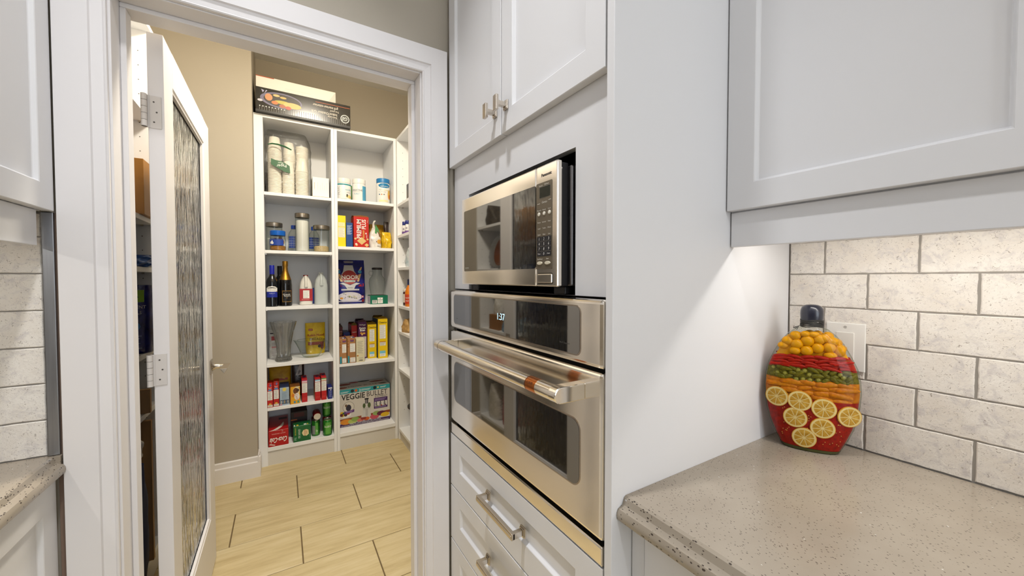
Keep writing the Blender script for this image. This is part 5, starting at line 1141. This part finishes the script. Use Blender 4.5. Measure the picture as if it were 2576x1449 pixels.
# ---- baking mix shelf
z = 0.410
def art_r(a):
    def art(p, w, h):
        p.rect(0.002, h * 0.33, w - 0.002, h * 0.72, W_, 1); p.lines(0.004, h * 0.35, w - 0.004, h * 0.70, 10, GREY_, 2); p.disc(w / 2, h * 0.775, w * 0.36, C('#4c8ac4', 0.5), 1, 0.006); p.text('Aunt', w / 2, h * 0.875, 0.011, W_, 1, 0, 'c', 0.9); p.text('Mix', w / 2, h * 0.83, 0.010, C('#f0b49a', 0.5), 1); p.rect(0.002, 0.004, w - 0.002, h * 0.12, C('#e4ddd0', 0.5), 1); p.lines(0.005, 0.008, w - 0.006, h * 0.10, 3, GREY_, 2); p.disc(w / 2, h * 0.155, w * 0.26, C('#dca838', 0.5), 1, 0.006); p.disc(w * 0.6, h * 0.97, 0.006, C('#2d7cb8', 0.5), 1, 0.005)
    return art
RT = lambda p, w, d: (p.disc(w * 0.6, 0.025, 0.007, C('#2d7cb8', 0.5), 1), p.lines(0.005, 0.04, w - 0.005, 0.06, 2, C('#e09a8a', 0.5), 1))
carton('baking_mix_box', 'narrow red mix box at the far left of the baking shelf', 'box', -0.0950, -0.0620, 3.1535, 0.15, z, 0.160, '#c01a14', art_r(0), None, RT)
carton('baking_mix_box', 'narrow red mix box beside the pale blue box', 'box', -0.0585, -0.0245, 3.1600, 0.15, z, 0.166, '#b81814', art_r(1), None, RT)
def art(p, w, h):
    p.rect(0.0, h * 0.94, w, h, C('#1b2c58', 0.5), 1); p.disc(w * 0.5, h * 0.83, 0.012, C('#e6cf5a', 0.5), 1, 0.013); p.rect(0.010, h * 0.30, w - 0.004, h * 0.86, C('#9fb2c4', 0.5), 0); p.lines(0.012, h * 0.34, w - 0.010, h * 0.70, 9, C('#7c93ab', 0.5), 1); p.rect(0.003, h * 0.08, w - 0.002, h * 0.29, C('#1d2740', 0.5), 1)
    for i in range(5): p.rect(0.006 + i * 0.010, h * 0.11, 0.012 + i * 0.010, h * 0.26, C(('#d9d6d0', '#8fa8c4', '#bfae8a', '#6f86a6', '#c9c4bb')[i], 0.5), 2)
    p.disc(0.008, 0.008, 0.006, C('#d69aa8', 0.5), 2)
carton('baking_mix_box', 'pale blue box with a yellow dot on the baking shelf', 'box', -0.0200, 0.0370, 3.1600, 0.13, z, 0.138, '#adbfd2', art, None, lambda p, w, d: p.rect(0, 0, w, d, C('#182a4e', 0.5), 1))
def art(p, w, h):
    p.disc(w * 0.62, h * 0.74, 0.022, C('#e6cf9a', 0.5), 1, 0.030); p.disc(w * 0.55, h * 0.75, 0.016, C('#6b3a18', 0.5), 2, 0.022); p.disc(w * 0.75, h * 0.78, 0.010, C('#4a2812', 0.5), 3, 0.012); p.disc(w * 0.68, h * 0.42, 0.017, C('#e9e2da', 0.5), 2, 0.026); p.text('Coco', w * 0.66, h * 0.42, 0.020, C('#b5342a', 0.5), 3, -1.3, 'c', 1.0, 0.2); p.disc(w * 0.28, h * 0.50, 0.008, C('#d97a1c', 0.5), 1, 0.014); p.rect(w * 0.36, h * 0.05, w * 0.54, h * 0.17, C('#3a8ab0', 0.5), 1); p.rect(w * 0.72, h * 0.05, w * 0.90, h * 0.18, C('#3f9a8c', 0.5), 1); p.rect(0.0, 0.0, 0.004, h, C('#b8741a', 0.5), 1); p.rect(w * 0.55, h * 0.95, w - 0.002, h, C('#d9cfa8', 0.5), 1)
carton('baking_mix_box', 'golden yellow box with chocolate picture on the baking shelf', 'box', 0.0440, 0.1060, 3.1570, 0.12, z, 0.126, '#e5a51c', art, None, lambda p, w, d: p.rect(0, 0, w, d, C('#7a4a1a', 0.5), 1))
def art_t(c, c2):
    def art(p, w, h): p.rect(0.001, h * 0.41, w - 0.001, h * 0.84, W_, 1); p.lines(0.003, h * 0.43, w - 0.003, h * 0.82, 12, GREY_, 2); p.rect(0.001, h * 0.86, w - 0.001, h * 0.94, C(c, 0.5), 1); p.rect(0.001, h * 0.93, w - 0.001, h * 0.965, C(c2, 0.5), 2); p.lines(0.004, h * 0.10, w - 0.004, h * 0.2, 2, C('#d9443c', 0.5), 1)
    return art
TP = lambda p, w, d: p.rect(w * 0.3, d * 0.45, w * 0.8, d * 0.75, C('#24306c', 0.5), 1)
carton('baking_mix_box', 'upright red mix box with pink band left of the gap', 'box', 0.1180, 0.1535, 3.1680, 0.14, z, 0.168, '#b8121c', art_t('#e6c4cc', '#b8386c'), None, TP)
def side(p, d, h): p.poly([(0.01, 0.006), (d - 0.006, 0.006), (d - 0.002, h * 0.9), (d - 0.02, h * 0.96), (d * 0.45, h * 0.55), (0.01, h * 0.45)], C('#a8783c', 0.5), 1); p.disc(0.02, h * 0.58, 0.012, C('#283a7c', 0.5), 2, 0.02)
carton('baking_mix_box', 'red mix box with a kraft side turned towards the gap', 'box', 0.2030, 0.2400, 3.1575, 0.14, z, 0.163, '#b8141a', art_t('#d8e2ea', '#4aa0c8'), side, TP)
carton('baking_mix_box', 'red mix box with a green band beside the kraft sided one', 'box', 0.2450, 0.2800, 3.1540, 0.15, z, 0.170, '#bd1a1e', art_t('#d8d8b8', '#3f8f4c'), None, TP)
carton('baking_mix_box', 'small navy box at the right end of the baking shelf', 'box', 0.2890, 0.3200, 3.1540, 0.10, z, 0.090, '#1c2a7a', lambda p, w, h: (p.rect(0.002, h * 0.86, w - 0.002, h * 0.95, W_, 1), p.text('Baking Soda', w * 0.42, h * 0.42, 0.009, C('#c4c9e4', 0.5), 1, pi / 2), p.lines(w * 0.58, h * 0.1, w - 0.003, h * 0.65, 6, C('#7f8ac2', 0.5), 1), p.disc(w * 0.65, h * 0.75, 0.004, W_, 1)))
pouch('flour_bag', 'yellow flour bag lying behind the red mix boxes', 'bag', -0.0170, 3.420, z, 0.145, 0.12, 0.235, foil('ochre_flour_bag', '#b8860c', '#d9a818', 16, 0.5), 41, 0.6, 0, 0, lambda p: (p.rect(-0.01, 0.135, 0.05, 0.15, C('#9c2c14', 0.5), 1),), 0.03)
def art(p): p.poly([(-0.018, 0.160), (0.026, 0.160), (0.026, 0.235), (0.010, 0.235)], C('#c9c3bb', 0.5), 1); p.lines(-0.008, 0.165, 0.024, 0.225, 6, GREY_, 2)
pouch('sugar_bag', 'dark brown bag with a pale printed panel behind the golden box', 'bag', 0.1020, 3.400, z, 0.085, 0.07, 0.262, DKBAG, 43, 0.7, 0, 0, art, 0.02)

# ---- drinks shelf
z = 0.130
def art(p, w, h):
    p.text('Coca-Cola', w * 0.52, h * 0.38, 0.050, W_, 1, pi + 0.0, 'c', 1, 0.25, 0.010, w * 0.86); p.text('GOUT ORIGINAL', w * 0.50, h * 0.78, 0.0095, C('#f0c4bc', 0.5), 1, pi, 'c', 1.0, 0, 0, w * 0.7); p.poly([(w * 0.30, h * 0.99), (w * 0.68, h * 0.99), (w * 0.74, h * 1.0), (w * 0.34, h * 1.0)], W_, 1); p.text('12', w * 0.70, h * 0.91, 0.010, W_, 1, pi)
    p.poly([(w * 0.02, h * 0.15), (w * 0.3, h * 0.06), (w * 0.34, h * 0.09), (w * 0.1, h * 0.18)], W_, 1)
def top(p, w, d):
    pts = []; W2 = C('#e4ddd6', 0.5)
    for i in range(12):
        t_ = i / 11; u = w * (0.30 + 0.46 * t_ ** 0.5 + 0.10 * sin(pi * t_)); pts.append((u, 0.002 + t_ * 0.165))
    inner = [(u - w * 0.27 * (1 - (i / 11)) ** 0.6, v) for i, (u, v) in enumerate(pts)]
    for a, b, c, e in zip(pts[:-1], pts[1:], inner[1:], inner[:-1]): p.poly([e, a, b, c], W2, 1)
    p.rect(w * 0.50, d - 0.10, w * 0.95, d - 0.05, C('#4a0a0a', 0.5), 1)
carton('drink_carton', 'red cola carton at the left of the bottom shelf', 'box', -0.0920, 0.0300, 3.1530, 0.33, z, 0.112, '#b0060c', art, None, top, rough=0.3)
def art(p, w, h):
    cr = C('#e8d7a4', 0.5); p.poly([(w * 0.48, h * 0.52), (w * 0.56, h * 0.68), (w * 0.74, h * 0.72), (w * 0.86, h * 0.66), (w * 0.88, h * 0.40), (w * 0.76, h * 0.30), (w * 0.56, h * 0.34)], cr, 1); p.text('CANADA', w * 0.66, h * 0.52, 0.0125, C('#b02a22', 0.5), 2, -pi / 2); p.text('DRY', w * 0.75, h * 0.52, 0.0125, C('#b02a22', 0.5), 2, -pi / 2)
    p.text('GINGER ALE', w * 0.33, h * 0.50, 0.0135, W_, 1, -pi / 2, 'c', 0.9); p.rect(w * 0.40, h * 0.22, w * 0.415, h * 0.78, C('#7fb89a', 0.5), 1); p.text('CAFFEINE FREE', w * 0.12, h * 0.66, 0.010, C('#d6c83a', 0.5), 1, -pi / 2, 'c', 0.8); p.lines(w * 0.05, h * 0.1, w * 0.2, h * 0.3, 4, C('#a4d0b4', 0.5), 1); p.lines(w * 0.92, h * 0.15, w * 0.97, h * 0.4, 5, C('#7fb89a', 0.5), 1); p.rect(0, h * 0.975, w, h * 0.985, C('#4fa46c', 0.5), 1)
def top(p, w, d): p.rect(0.004, 0.004, w * 0.1, 0.03, W_, 1); p.rect(w * 0.18, 0.004, w * 0.30, 0.03, C('#d6b83a', 0.5), 1); p.rect(w * 0.60, 0.006, w * 0.76, 0.03, W_, 1); p.rect(w * 0.8, 0.008, w * 0.86, 0.028, C('#d6c83a', 0.5), 1)
carton('drink_carton', 'green ginger ale carton in the middle of the bottom shelf', 'box', 0.0600, 0.1720, 3.1530, 0.10, z, 0.116, '#06602c', art, None, top, rough=0.3)
carton('drink_carton', 'dark carton standing behind the green one', 'box', 0.0480, 0.1560, 3.275, 0.18, z, 0.185, '#1c0c10', lambda p, w, h: (p.rect(0.02, h * 0.78, w - 0.02, h * 0.95, C('#4c1414', 0.5), 1), p.rect(0.0, h * 0.66, 0.04, h * 0.70, C('#c2622a', 0.5), 1)))
CANT = C('#c9c7c2', 0.28, 1.0)
def can(label, x, y, zz, r, h, col, art, rot=None):
    t = thing('drink_can', label, 'can', (x, y, zz + 0.0004), 0, 'drink cans on the bottom shelf')
    MB().lathe([(r * 0.80, 0), (r * 0.97, 0.008), (r, 0.012), (r, h - 0.014), (r * 0.86, h - 0.004)], C(col, 0.28, 0.35), 28).build('can_wall', t, smooth=True)
    MB().lathe([(r * 0.87, h - 0.004), (r * 0.88, h), (r * 0.82, h), (r * 0.80, h - 0.003), (0.002, h - 0.003)], CANT, 28).build('can_lid', t, smooth=True)
    MB().prism([(0.008 * cos(i * pi / 6), 0.006 + 0.011 * sin(i * pi / 6)) for i in range(12)], 'z', h - 0.003, h - 0.0018, CANT).build('pull_tab', t)
    if art: p = Print(cyl_front(r + 0.0004), True); art(p, r, h); p.build(t, 'wrap_print')
    if rot: t.rotation_euler = rot
    return t
def art_b(txt, off):
    def art(p, r, h):
        p.rect(off - 0.030, h * 0.12, off + 0.010, h * 0.84, C('#63ad4c', 0.35, 0.2), 1, 10); p.text(txt, 0, h * 0.60, 0.024, C('#e6eedd', 0.4), 2); p.poly([(0.004, h * 0.22), (0.016, h * 0.27), (0.030, h * 0.24), (0.016, h * 0.18)], C('#123f22', 0.4), 2); p.disc(-0.012, h * 0.78, 0.002, C('#123f22', 0.4), 2)
    return art
def art_b1(p, r, h):
    p.rect(-0.032, h * 0.12, -0.006, h * 0.68, C('#8f918c', 0.5), 1, 6); p.lines(-0.030, h * 0.14, -0.008, h * 0.66, 12, C('#3f5a40', 0.5), 2); p.rect(-0.004, h * 0.10, 0.014, h * 0.86, C('#63ad4c', 0.35, 0.2), 1, 6); p.text('ly', 0.006, h * 0.36, 0.024, C('#e6eedd', 0.4), 2); p.poly([(0.010, h * 0.62), (0.026, h * 0.70), (0.028, h * 0.60)], C('#123f22', 0.4), 2)
can('green sparkling water can with grey side panel beside the ginger ale carton', 0.2095, 3.226, z, 0.0285, 0.118, '#2d7d2a', art_b1)
can('green sparkling water can at the front right corner of the bottom shelf', 0.2870, 3.186, z, 0.0310, 0.122, '#2d7d2a', art_b('bubly', 0.012))
can('green sparkling water can standing on a red one at the back right', 0.2890, 3.260, z + 0.1236, 0.0300, 0.120, '#2d7d2a', art_b('bubly', 0.012))
can('red can under the upper green can at the back right', 0.2890, 3.260 + 0.001, z, 0.0300, 0.122, '#7a0a10', None)
can('red can lying on its side with the silver end facing out', 0.2180, 3.300, z + 0.151 + 0.001, 0.0270, 0.118, '#7a0a10', None, (radians(90), 0, 0))
can('red can standing under the one that lies on its side', 0.2150, 3.318, z, 0.0290, 0.120, '#7a0a10', None)
def art(p, w, h):
    T = C('#27969c', 0.45); k = K_
    p.rect(0, h * 0.885, w, h, T, 1); p.rect(0, 0, w, h * 0.085, C('#3c1350', 0.45), 1)
    p.text('2', w * 0.395, h * 0.935, 0.030, W_, 2); p.lines(w * 0.42, h * 0.91, w * 0.62, h * 0.965, 2, W_, 2); p.lines(w * 0.03, h * 0.905, w * 0.19, h * 0.95, 2, W_, 2); p.lines(w * 0.80, h * 0.92, w * 0.93, h * 0.965, 2, W_, 2)
    p.disc(w * 0.25, h * 0.94, 0.013, C('#14222c', 0.4), 2); p.disc(w * 0.32, h * 0.94, 0.011, C('#d25a28', 0.4), 2); p.disc(w * 0.69, h * 0.945, 0.013, C('#14222c', 0.4), 2); p.disc(w * 0.755, h * 0.945, 0.008, C('#c9bf6a', 0.4), 2)
    p.text('VEGGIE', w * 0.27, h * 0.79, 0.062, k, 2, 0, 'c', 1, 0, 0.02, w * 0.45); p.text('BULLET', w * 0.735, h * 0.80, 0.060, C('#3a3538', 0.5), 2, 0, 'c', 1, 0, 0, w * 0.43); p.text('by NUTRIBULLET', w * 0.82, h * 0.695, 0.018, C('#3a3538', 0.5), 2, 0, 'c', 1, 0, 0, w * 0.26); p.poly([(w * 0.39, h * 0.865), (w * 0.415, h * 0.85), (w * 0.44, h * 0.87), (w * 0.415, h * 0.84)], k, 2)
    p.disc(w * 0.175, h * 0.52, 0.043, C('#d3ccc0', 0.5), 1, None, 26); p.ring(w * 0.175, h * 0.52, 0.041, 0.043, C('#57504a', 0.5), 2, 26); p.disc(w * 0.175, h * 0.50, 0.020, C('#2c2836', 0.5), 2, 0.026); p.rect(w * 0.11, h * 0.535, w * 0.145, h * 0.60, C('#6b4f38', 0.5), 2); p.poly([(w * 0.09, h * 0.34), (w * 0.28, h * 0.37), (w * 0.285, h * 0.44), (w * 0.095, h * 0.41)], C('#5c2f74', 0.5), 3); p.lines(w * 0.12, h * 0.37, w * 0.26, h * 0.42, 2, C('#b9a0c8', 0.5), 4)
    p.poly([(0.002, h * 0.17), (w * 0.42, h * 0.17), (w * 0.42, h * 0.235), (0.002, h * 0.215)], C('#8c4520', 0.5), 1); p.poly([(w * 0.6, h * 0.20), (w - 0.001, h * 0.20), (w - 0.001, h * 0.27), (w * 0.6, h * 0.25)], C('#8c3f1c', 0.5), 1)
    p.disc(w * 0.115, h * 0.31, 0.043, C('#e9e5dc', 0.5), 1, 0.020)
    for u, v, r, c in ((0.05, 0.37, 0.014, '#d9b01c'), (0.09, 0.345, 0.016, '#2c5a2a'), (0.135, 0.37, 0.012, '#e0a81a'), (0.17, 0.36, 0.013, '#b03a1c'), (0.06, 0.315, 0.012, '#c29a1a'), (0.12, 0.32, 0.012, '#40202a'), (0.04, 0.33, 0.012, '#5c1a24')): p.disc(w * u, h * v, r, C(c, 0.5), 2)
    for u, v, a, b, c in ((0.13, 0.13, 0.045, 0.022, '#d6861c'), (0.25, 0.12, 0.035, 0.018, '#a9b45a'), (0.30, 0.17, 0.030, 0.018, '#86a04a'), (0.40, 0.12, 0.026, 0.014, '#c46a5a'), (0.52, 0.13, 0.024, 0.014, '#c4581c'), (0.68, 0.15, 0.036, 0.022, '#c04a58'), (0.72, 0.23, 0.030, 0.018, '#8fa45c'), (0.82, 0.21, 0.036, 0.020, '#5c1834'), (0.895, 0.16, 0.036, 0.018, '#d9ae14'), (0.46, 0.15, 0.022, 0.012, '#8c2a1c')): p.disc(w * u, h * v, a, C(c, 0.5), 2, b)
    p.rect(w * 0.495, h * 0.54, w * 0.555, h * 0.67, C('#4c474c', 0.4), 3); p.rect(w * 0.485, h * 0.655, w * 0.565, h * 0.69, C('#171417', 0.4), 4); p.rect(w * 0.515, h * 0.54, w * 0.525, h * 0.655, C('#b9b4b0', 0.4), 4)
    gl = C('#c9c6c0', 0.3); p.poly([(w * 0.435, h * 0.57), (w * 0.615, h * 0.57), (w * 0.60, h * 0.40), (w * 0.61, h * 0.18), (w * 0.435, h * 0.18), (w * 0.45, h * 0.40)], gl, 2); p.disc(w * 0.475, h * 0.49, 0.011, C('#4c5c34', 0.5), 3, 0.020); p.disc(w * 0.575, h * 0.49, 0.012, C('#4c5c34', 0.5), 3, 0.022); p.rect(w * 0.45, h * 0.41, w * 0.60, h * 0.418, C('#6f6a66', 0.4), 3); p.rect(w * 0.455, h * 0.38, w * 0.60, h * 0.385, C('#6f6a66', 0.4), 3); p.rect(w * 0.50, h * 0.20, w * 0.55, h * 0.38, C('#b3aeaa', 0.4), 3)
    p.rect(w * 0.67, h * 0.36, w * 0.95, h * 0.655, C('#43215c', 0.5), 2); p.rect(w * 0.685, h * 0.42, w * 0.94, h * 0.55, C('#d6d2cc', 0.5), 3); p.lines(w * 0.69, h * 0.57, w * 0.93, h * 0.635, 2, C('#b59ac8', 0.5), 3); p.lines(w * 0.69, h * 0.37, w * 0.93, h * 0.41, 1, C('#b59ac8', 0.5), 3)
    for i in range(3): p.rect(w * (0.70 + i * 0.085), h * 0.43, w * (0.735 + i * 0.085), h * 0.52, C('#7d787a', 0.4), 4); p.rect(w * (0.71 + i * 0.085), h * 0.52, w * (0.725 + i * 0.085), h * 0.555, K_, 4); p.disc(w * (0.745 + i * 0.08), h * 0.435, 0.005, C(('#8fae4c', '#c2301c', '#6a1c3c')[i], 0.5), 4)
    p.text('HEALTHY VEGETABLES JUST GOT EXCITING', w * 0.5, h * 0.062, 0.012, W_, 2, 0, 'c', 1, 0, 0, w * 0.62); p.text('LES LEGUMES BONS POUR LA SANTE DEVIENNENT PLUS PASSIONNANTS', w * 0.5, h * 0.025, 0.0105, W_, 2, 0, 'c', 1, 0, 0, w * 0.94)
def top(p, w, d):
    p.text('VEGGIE BULLET', w * 0.48, d * 0.30, 0.040, C('#4a4038', 0.5), 1)
    for u, v, a, b, c in ((0.08, 0.25, 0.035, 0.02, '#a8441c'), (0.15, 0.7, 0.05, 0.03, '#a03c1c'), (0.35, 0.85, 0.04, 0.02, '#a02a24'), (0.55, 0.88, 0.05, 0.02, '#2c2e1c'), (0.80, 0.65, 0.06, 0.02, '#8c2a18'), (0.88, 0.25, 0.03, 0.015, '#2a2620')): p.disc(w * u, d * v, a, C(c, 0.5), 1, b)
carton('blender_box', 'large blender carton with a purple base band filling the bottom right shelf', 'box', 0.3790, 0.7720, 3.2700, 0.22, 0.132, 0.300, '#cfc8be', art, None, top)

# ---- right side unit
z = 1.666
def small_bottle(label, x, y):
    t = thing('spice_bottle', label, 'bottle', (x, y, z + 0.0004)); MB().lathe([(0.017, 0), (0.019, 0.004), (0.019, 0.062), (0.015, 0.074), (0.013, 0.078)], C('#dcd8d6', 0.4), 20).build('bottle', t, smooth=True)
    MB().lathe([(0.016, 0.078), (0.017, 0.080), (0.017, 0.103), (0.015, 0.106)], C('#232c78', 0.4), 20).build('cap', t, smooth=True)
    p = Print(cyl_front(0.0193, pi + 0.9), True); p.rect(-0.02, 0.008, 0.02, 0.026, C('#6a4a8a', 0.5), 1, 6); p.disc(0, 0.046, 0.007, C('#8f8a98', 0.5), 1); p.build(t, 'label')
small_bottle('small white bottle with navy cap, nearest the corner on the right shelves', 0.848, 3.062); small_bottle('small white bottle with navy cap, nearer the door casing on the right shelves', 0.850, 2.985)
z = 1.407
pouch('snack_bag', 'silver bag with teal stripes on the right hand shelves', 'bag', 0.900, 2.960, z, 0.12, 0.16, 0.15, foil('silver_bag', '#9fb4bd', '#e4e6e6', 20, 0.25), 51, 0.9, 0, 0.3, lambda p: (p.rect(-0.04, 0.08, 0.04, 0.095, C('#2f6f84', 0.5), 1, 4), p.rect(-0.04, 0.03, 0.04, 0.04, C('#2f8fc0', 0.5), 1, 4)), 0.10)
z = 1.100
jr = jar('dark red sauce jar in the corner of the right hand shelves', 0.860, 3.060, z, 0.028, 0.135, 0.018, C('#e0d8cc', 0.4), C('#4a0f14', 0.4), 0.11, 0.97, 0.08, lambda p, r, h: p.rect(-0.06, h * 0.2, -0.01, h * 0.7, C('#d9d0c4', 0.5), 1, 8), 'sauce_jar')
t = thing('sauce_bottle', 'orange sauce bottle with navy cap on the right hand shelves', 'bottle', (0.862, 2.975, z + 0.0004))
MB().lathe([(0.034, 0), (0.037, 0.005), (0.037, 0.11), (0.028, 0.14), (0.017, 0.165), (0.016, 0.170)], C('#d97a12', 0.3), 24).build('bottle', t, smooth=True); MB().lathe([(0.018, 0.168), (0.018, 0.210), (0.012, 0.214)], C('#1f2a5c', 0.4), 20).build('cap', t, smooth=True)
p = Print(cyl_front(0.0374, pi + 0.9), True); p.rect(-0.04, 0.020, 0.03, 0.095, C('#c2411c', 0.5), 1, 10); p.text('TACO', -0.008, 0.068, 0.015, W_, 2); p.text('MILD', -0.008, 0.045, 0.013, W_, 2); p.build(t, 'label')
pouch('lunch_bag', 'yellow and kraft paper bag on the lower right hand shelf', 'bag', 0.880, 3.010, 0.893, 0.12, 0.14, 0.105, PAPERB, 53, 0.9, 0, 0.4, lambda p: p.rect(-0.03, 0.02, 0.04, 0.07, C('#e0b80e', 0.5), 1, 6), 0.10)
t = thing('slow_cooker', 'black rimmed steel slow cooker at the bottom of the right shelves', 'cooker', (0.985, 2.930, 0.0965))
MB().lathe([(0.125, 0.012), (0.135, 0.03), (0.138, 0.19), (0.138, 0.20)], STEEL_D, 36, sy=0.85).build('pot_shell', t, smooth=True); MB().lathe([(0.115, 0), (0.12, 0.013)], K_, 28, sy=0.85).build('base', t, smooth=True)
MB().lathe([(0.140, 0.20), (0.156, 0.212), (0.156, 0.222), (0.135, 0.224), (0.08, 0.245), (0.02, 0.252)], C('#171517', 0.25), 36, sy=0.85).build('lid', t, smooth=True); MB().lathe([(0.014, 0.252), (0.020, 0.268), (0.014, 0.276)], K_, 18).build('lid_knob', t, smooth=True)
carton('tin_box', 'dark metal box on the top right hand shelf', 'box', 0.84, 0.92, 2.86, 0.11, 1.917, 0.13, '#3a3634', None, rough=0.3)

# ---- left side unit, near bay (seen between jamb and door edge)
t = thing('white_bowl', 'white upturned bowl high on the left shelves beside the hinge', 'bowl', (-0.610, 2.170, 2.0455))
MB().lathe([(0.105, 0), (0.107, 0.004), (0.103, 0.045), (0.085, 0.085), (0.050, 0.108), (0.030, 0.112), (0.030, 0.118), (0.0, 0.118)], C('#ece9e2', 0.3), 36).build('bowl_shell', t, smooth=True)
carton('cardboard_box', 'tall brown cardboard box on the upper left shelf behind the door edge', 'box', -0.600, -0.476, 2.120, 0.20, 1.582, 0.225, '#a8722f', lambda p, w, h: (p.rect(0.03, h * 0.72, w - 0.03, h * 0.78, K_, 1),), lambda p, d, h: None)
pouch('snack_bag', 'crumpled blue bag on the left shelf seen beside the door edge', 'bag', -0.545, 2.190, 1.367, 0.15, 0.12, 0.050, BLUEF, 61, 1.6, 0, 0, None, 0.15)
def art(p): p.rect(-0.055, 0.215, 0.055, 0.265, C('#8fb81e', 0.5), 1, 6); p.text('ULTRA', 0.0, 0.243, 0.026, C('#1c3a24', 0.5), 2); p.text('ABSORBENT', 0.02, 0.195, 0.018, W_, 1, 0, 'c', 0.8); p.text('TOWELS', 0.02, 0.172, 0.018, W_, 1, 0, 'c', 0.8); p.disc(0.0, 0.115, 0.045, C('#2f7cc4', 0.5), 1, 0.028); p.text('Soft', 0.02, 0.115, 0.022, W_, 2); p.lines(0.0, 0.02, 0.05, 0.08, 6, C('#aab4dc', 0.5), 1)
pouch('paper_towel_pack', 'blue and lime paper towel pack on the left shelf beside the door edge', 'pack', -0.545, 2.215, 1.005, 0.15, 0.16, 0.285, NAVY, 63, 2.9, 0, 0, art, 0.02)
carton('cutting_board', 'pale wooden board leaning on the lower left shelf', 'board', -0.560, -0.474, 2.13, 0.02, 0.757, 0.100, '#c49a68', None, rough=0.6)
carton('cutting_board', 'pale wooden board under the lower left shelf beside the striped bag', 'board', -0.560, -0.476, 2.14, 0.02, 0.127, 0.595, '#b98a55', None, rough=0.6)
STRIPE = paint('navy_striped_fabric', '#20284a', 0.8)
pouch('tote_bag', 'navy striped fabric bag at the bottom of the left shelves', 'bag', -0.565, 1.985, 0.127, 0.20, 0.24, 0.470, STRIPE, 65, 1.2, 0, 0, None, 0.06)
pouch('grocery_bag', 'white plastic bag on top of the navy striped bag', 'bag', -0.555, 1.985, 0.600, 0.16, 0.16, 0.105, WFOIL, 67, 1.0, 0, 0, None, 0.15)
# ---- left side unit, far bay (seen through the rippled glass and mirrored in the appliances)
t = thing('glass_bottle', 'dark glass bottle with a pale label on the upper far left shelf', 'bottle', (-0.570, 2.640, 1.7625))
MB().lathe([(0.036, 0), (0.038, 0.005), (0.038, 0.15), (0.016, 0.20), (0.015, 0.26)], C('#1c1712', 0.12), 28).build('glass', t, smooth=True); p = Print(cyl_front(0.0384, 0.0), True); p.rect(-0.03, 0.03, 0.03, 0.10, C('#d9d3c4', 0.5), 1, 8); p.text('OLIO', 0, 0.07, 0.02, K_, 2); p.build(t, 'label')
t = thing('crystal_platter', 'round cut glass platter standing on edge on the far left shelf', 'platter', (-0.600, 2.820, 1.4005))
o = fluted([(0.02, 0, 0), (0.09, 0.004, 0.5), (0.14, 0.014, 1), (0.142, 0.018, 1), (0.09, 0.010, 0.5), (0.02, 0.006, 0)], CRYSTAL, 40, 0.03, t, 'platter'); o.matrix_local = Matrix.Translation((0, 0, 0.146)) @ Matrix.Rotation(radians(78), 4, 'Y')
t = thing('amber_bowl', 'amber glass bowl standing on edge on the far left shelf', 'bowl', (-0.560, 2.600, 1.4005))
o = MB().lathe([(0.03, 0), (0.07, 0.010), (0.11, 0.04), (0.12, 0.06), (0.114, 0.06), (0.06, 0.018)], C('#5c2e0c', 0.12), 36, cap=False).build('bowl', t, smooth=True); o.matrix_local = Matrix.Translation((0, 0, 0.124)) @ Matrix.Rotation(radians(78), 4, 'Y')
carton('cardboard_box', 'small brown cardboard box on the middle far left shelf', 'box', -0.640, -0.515, 2.730, 0.16, 0.890, 0.125, '#9c6a34', None, rough=0.7)
pouch('snack_bag', 'light blue bag beside the small cardboard box on the far left shelf', 'bag', -0.565, 2.620, 0.890, 0.12, 0.12, 0.10, foil('pale_blue_bag', '#5a86a8', '#8fb4cc'), 71, 1.0, 0, 0, None, 0.1)
pouch('snack_bag', 'white bag with yellow corner on the small cardboard box', 'bag', -0.580, 2.810, 1.0165, 0.10, 0.10, 0.13, WFOIL, 73, 0.8, 0, 0, None, 0.08)
pouch('napkin_pack', 'clear wrapped pack of white paper goods on the lowest far left shelf', 'pack', -0.590, 2.850, 0.127, 0.15, 0.20, 0.30, WFOIL, 75, 0.9, 0, 0, lambda p: p.lines(-0.05, 0.05, 0.05, 0.2, 12, GREY_, 1), 0.03)
pouch('snack_bag', 'red bag beside the clear wrapped paper pack on the far left shelf', 'bag', -0.590, 2.640, 0.127, 0.14, 0.14, 0.26, foil('red_bag', '#8c1414', '#b82420'), 77, 0.8, 0, 0, None, 0.06)
carton('cereal_box', 'red and yellow box on the second lowest far left shelf', 'box', -0.660, -0.510, 2.640, 0.20, 0.520, 0.150, '#a82a1c', None, lambda p, d, h: None)
carton('cleaner_box', 'dark blue box beside the red and yellow box on the far left shelf', 'box', -0.660, -0.515, 2.860, 0.10, 0.520, 0.14, '#20304c', None)
pouch('produce_bag', 'dark wrapped bag high on the far left shelf beside the dark bottle', 'bag', -0.590, 2.860, 1.762, 0.15, 0.16, 0.17, foil('dark_wrap', '#2a2620', '#544a3c', 80, 0.6), 79, 1.0, 0, 0, None, 0.06)
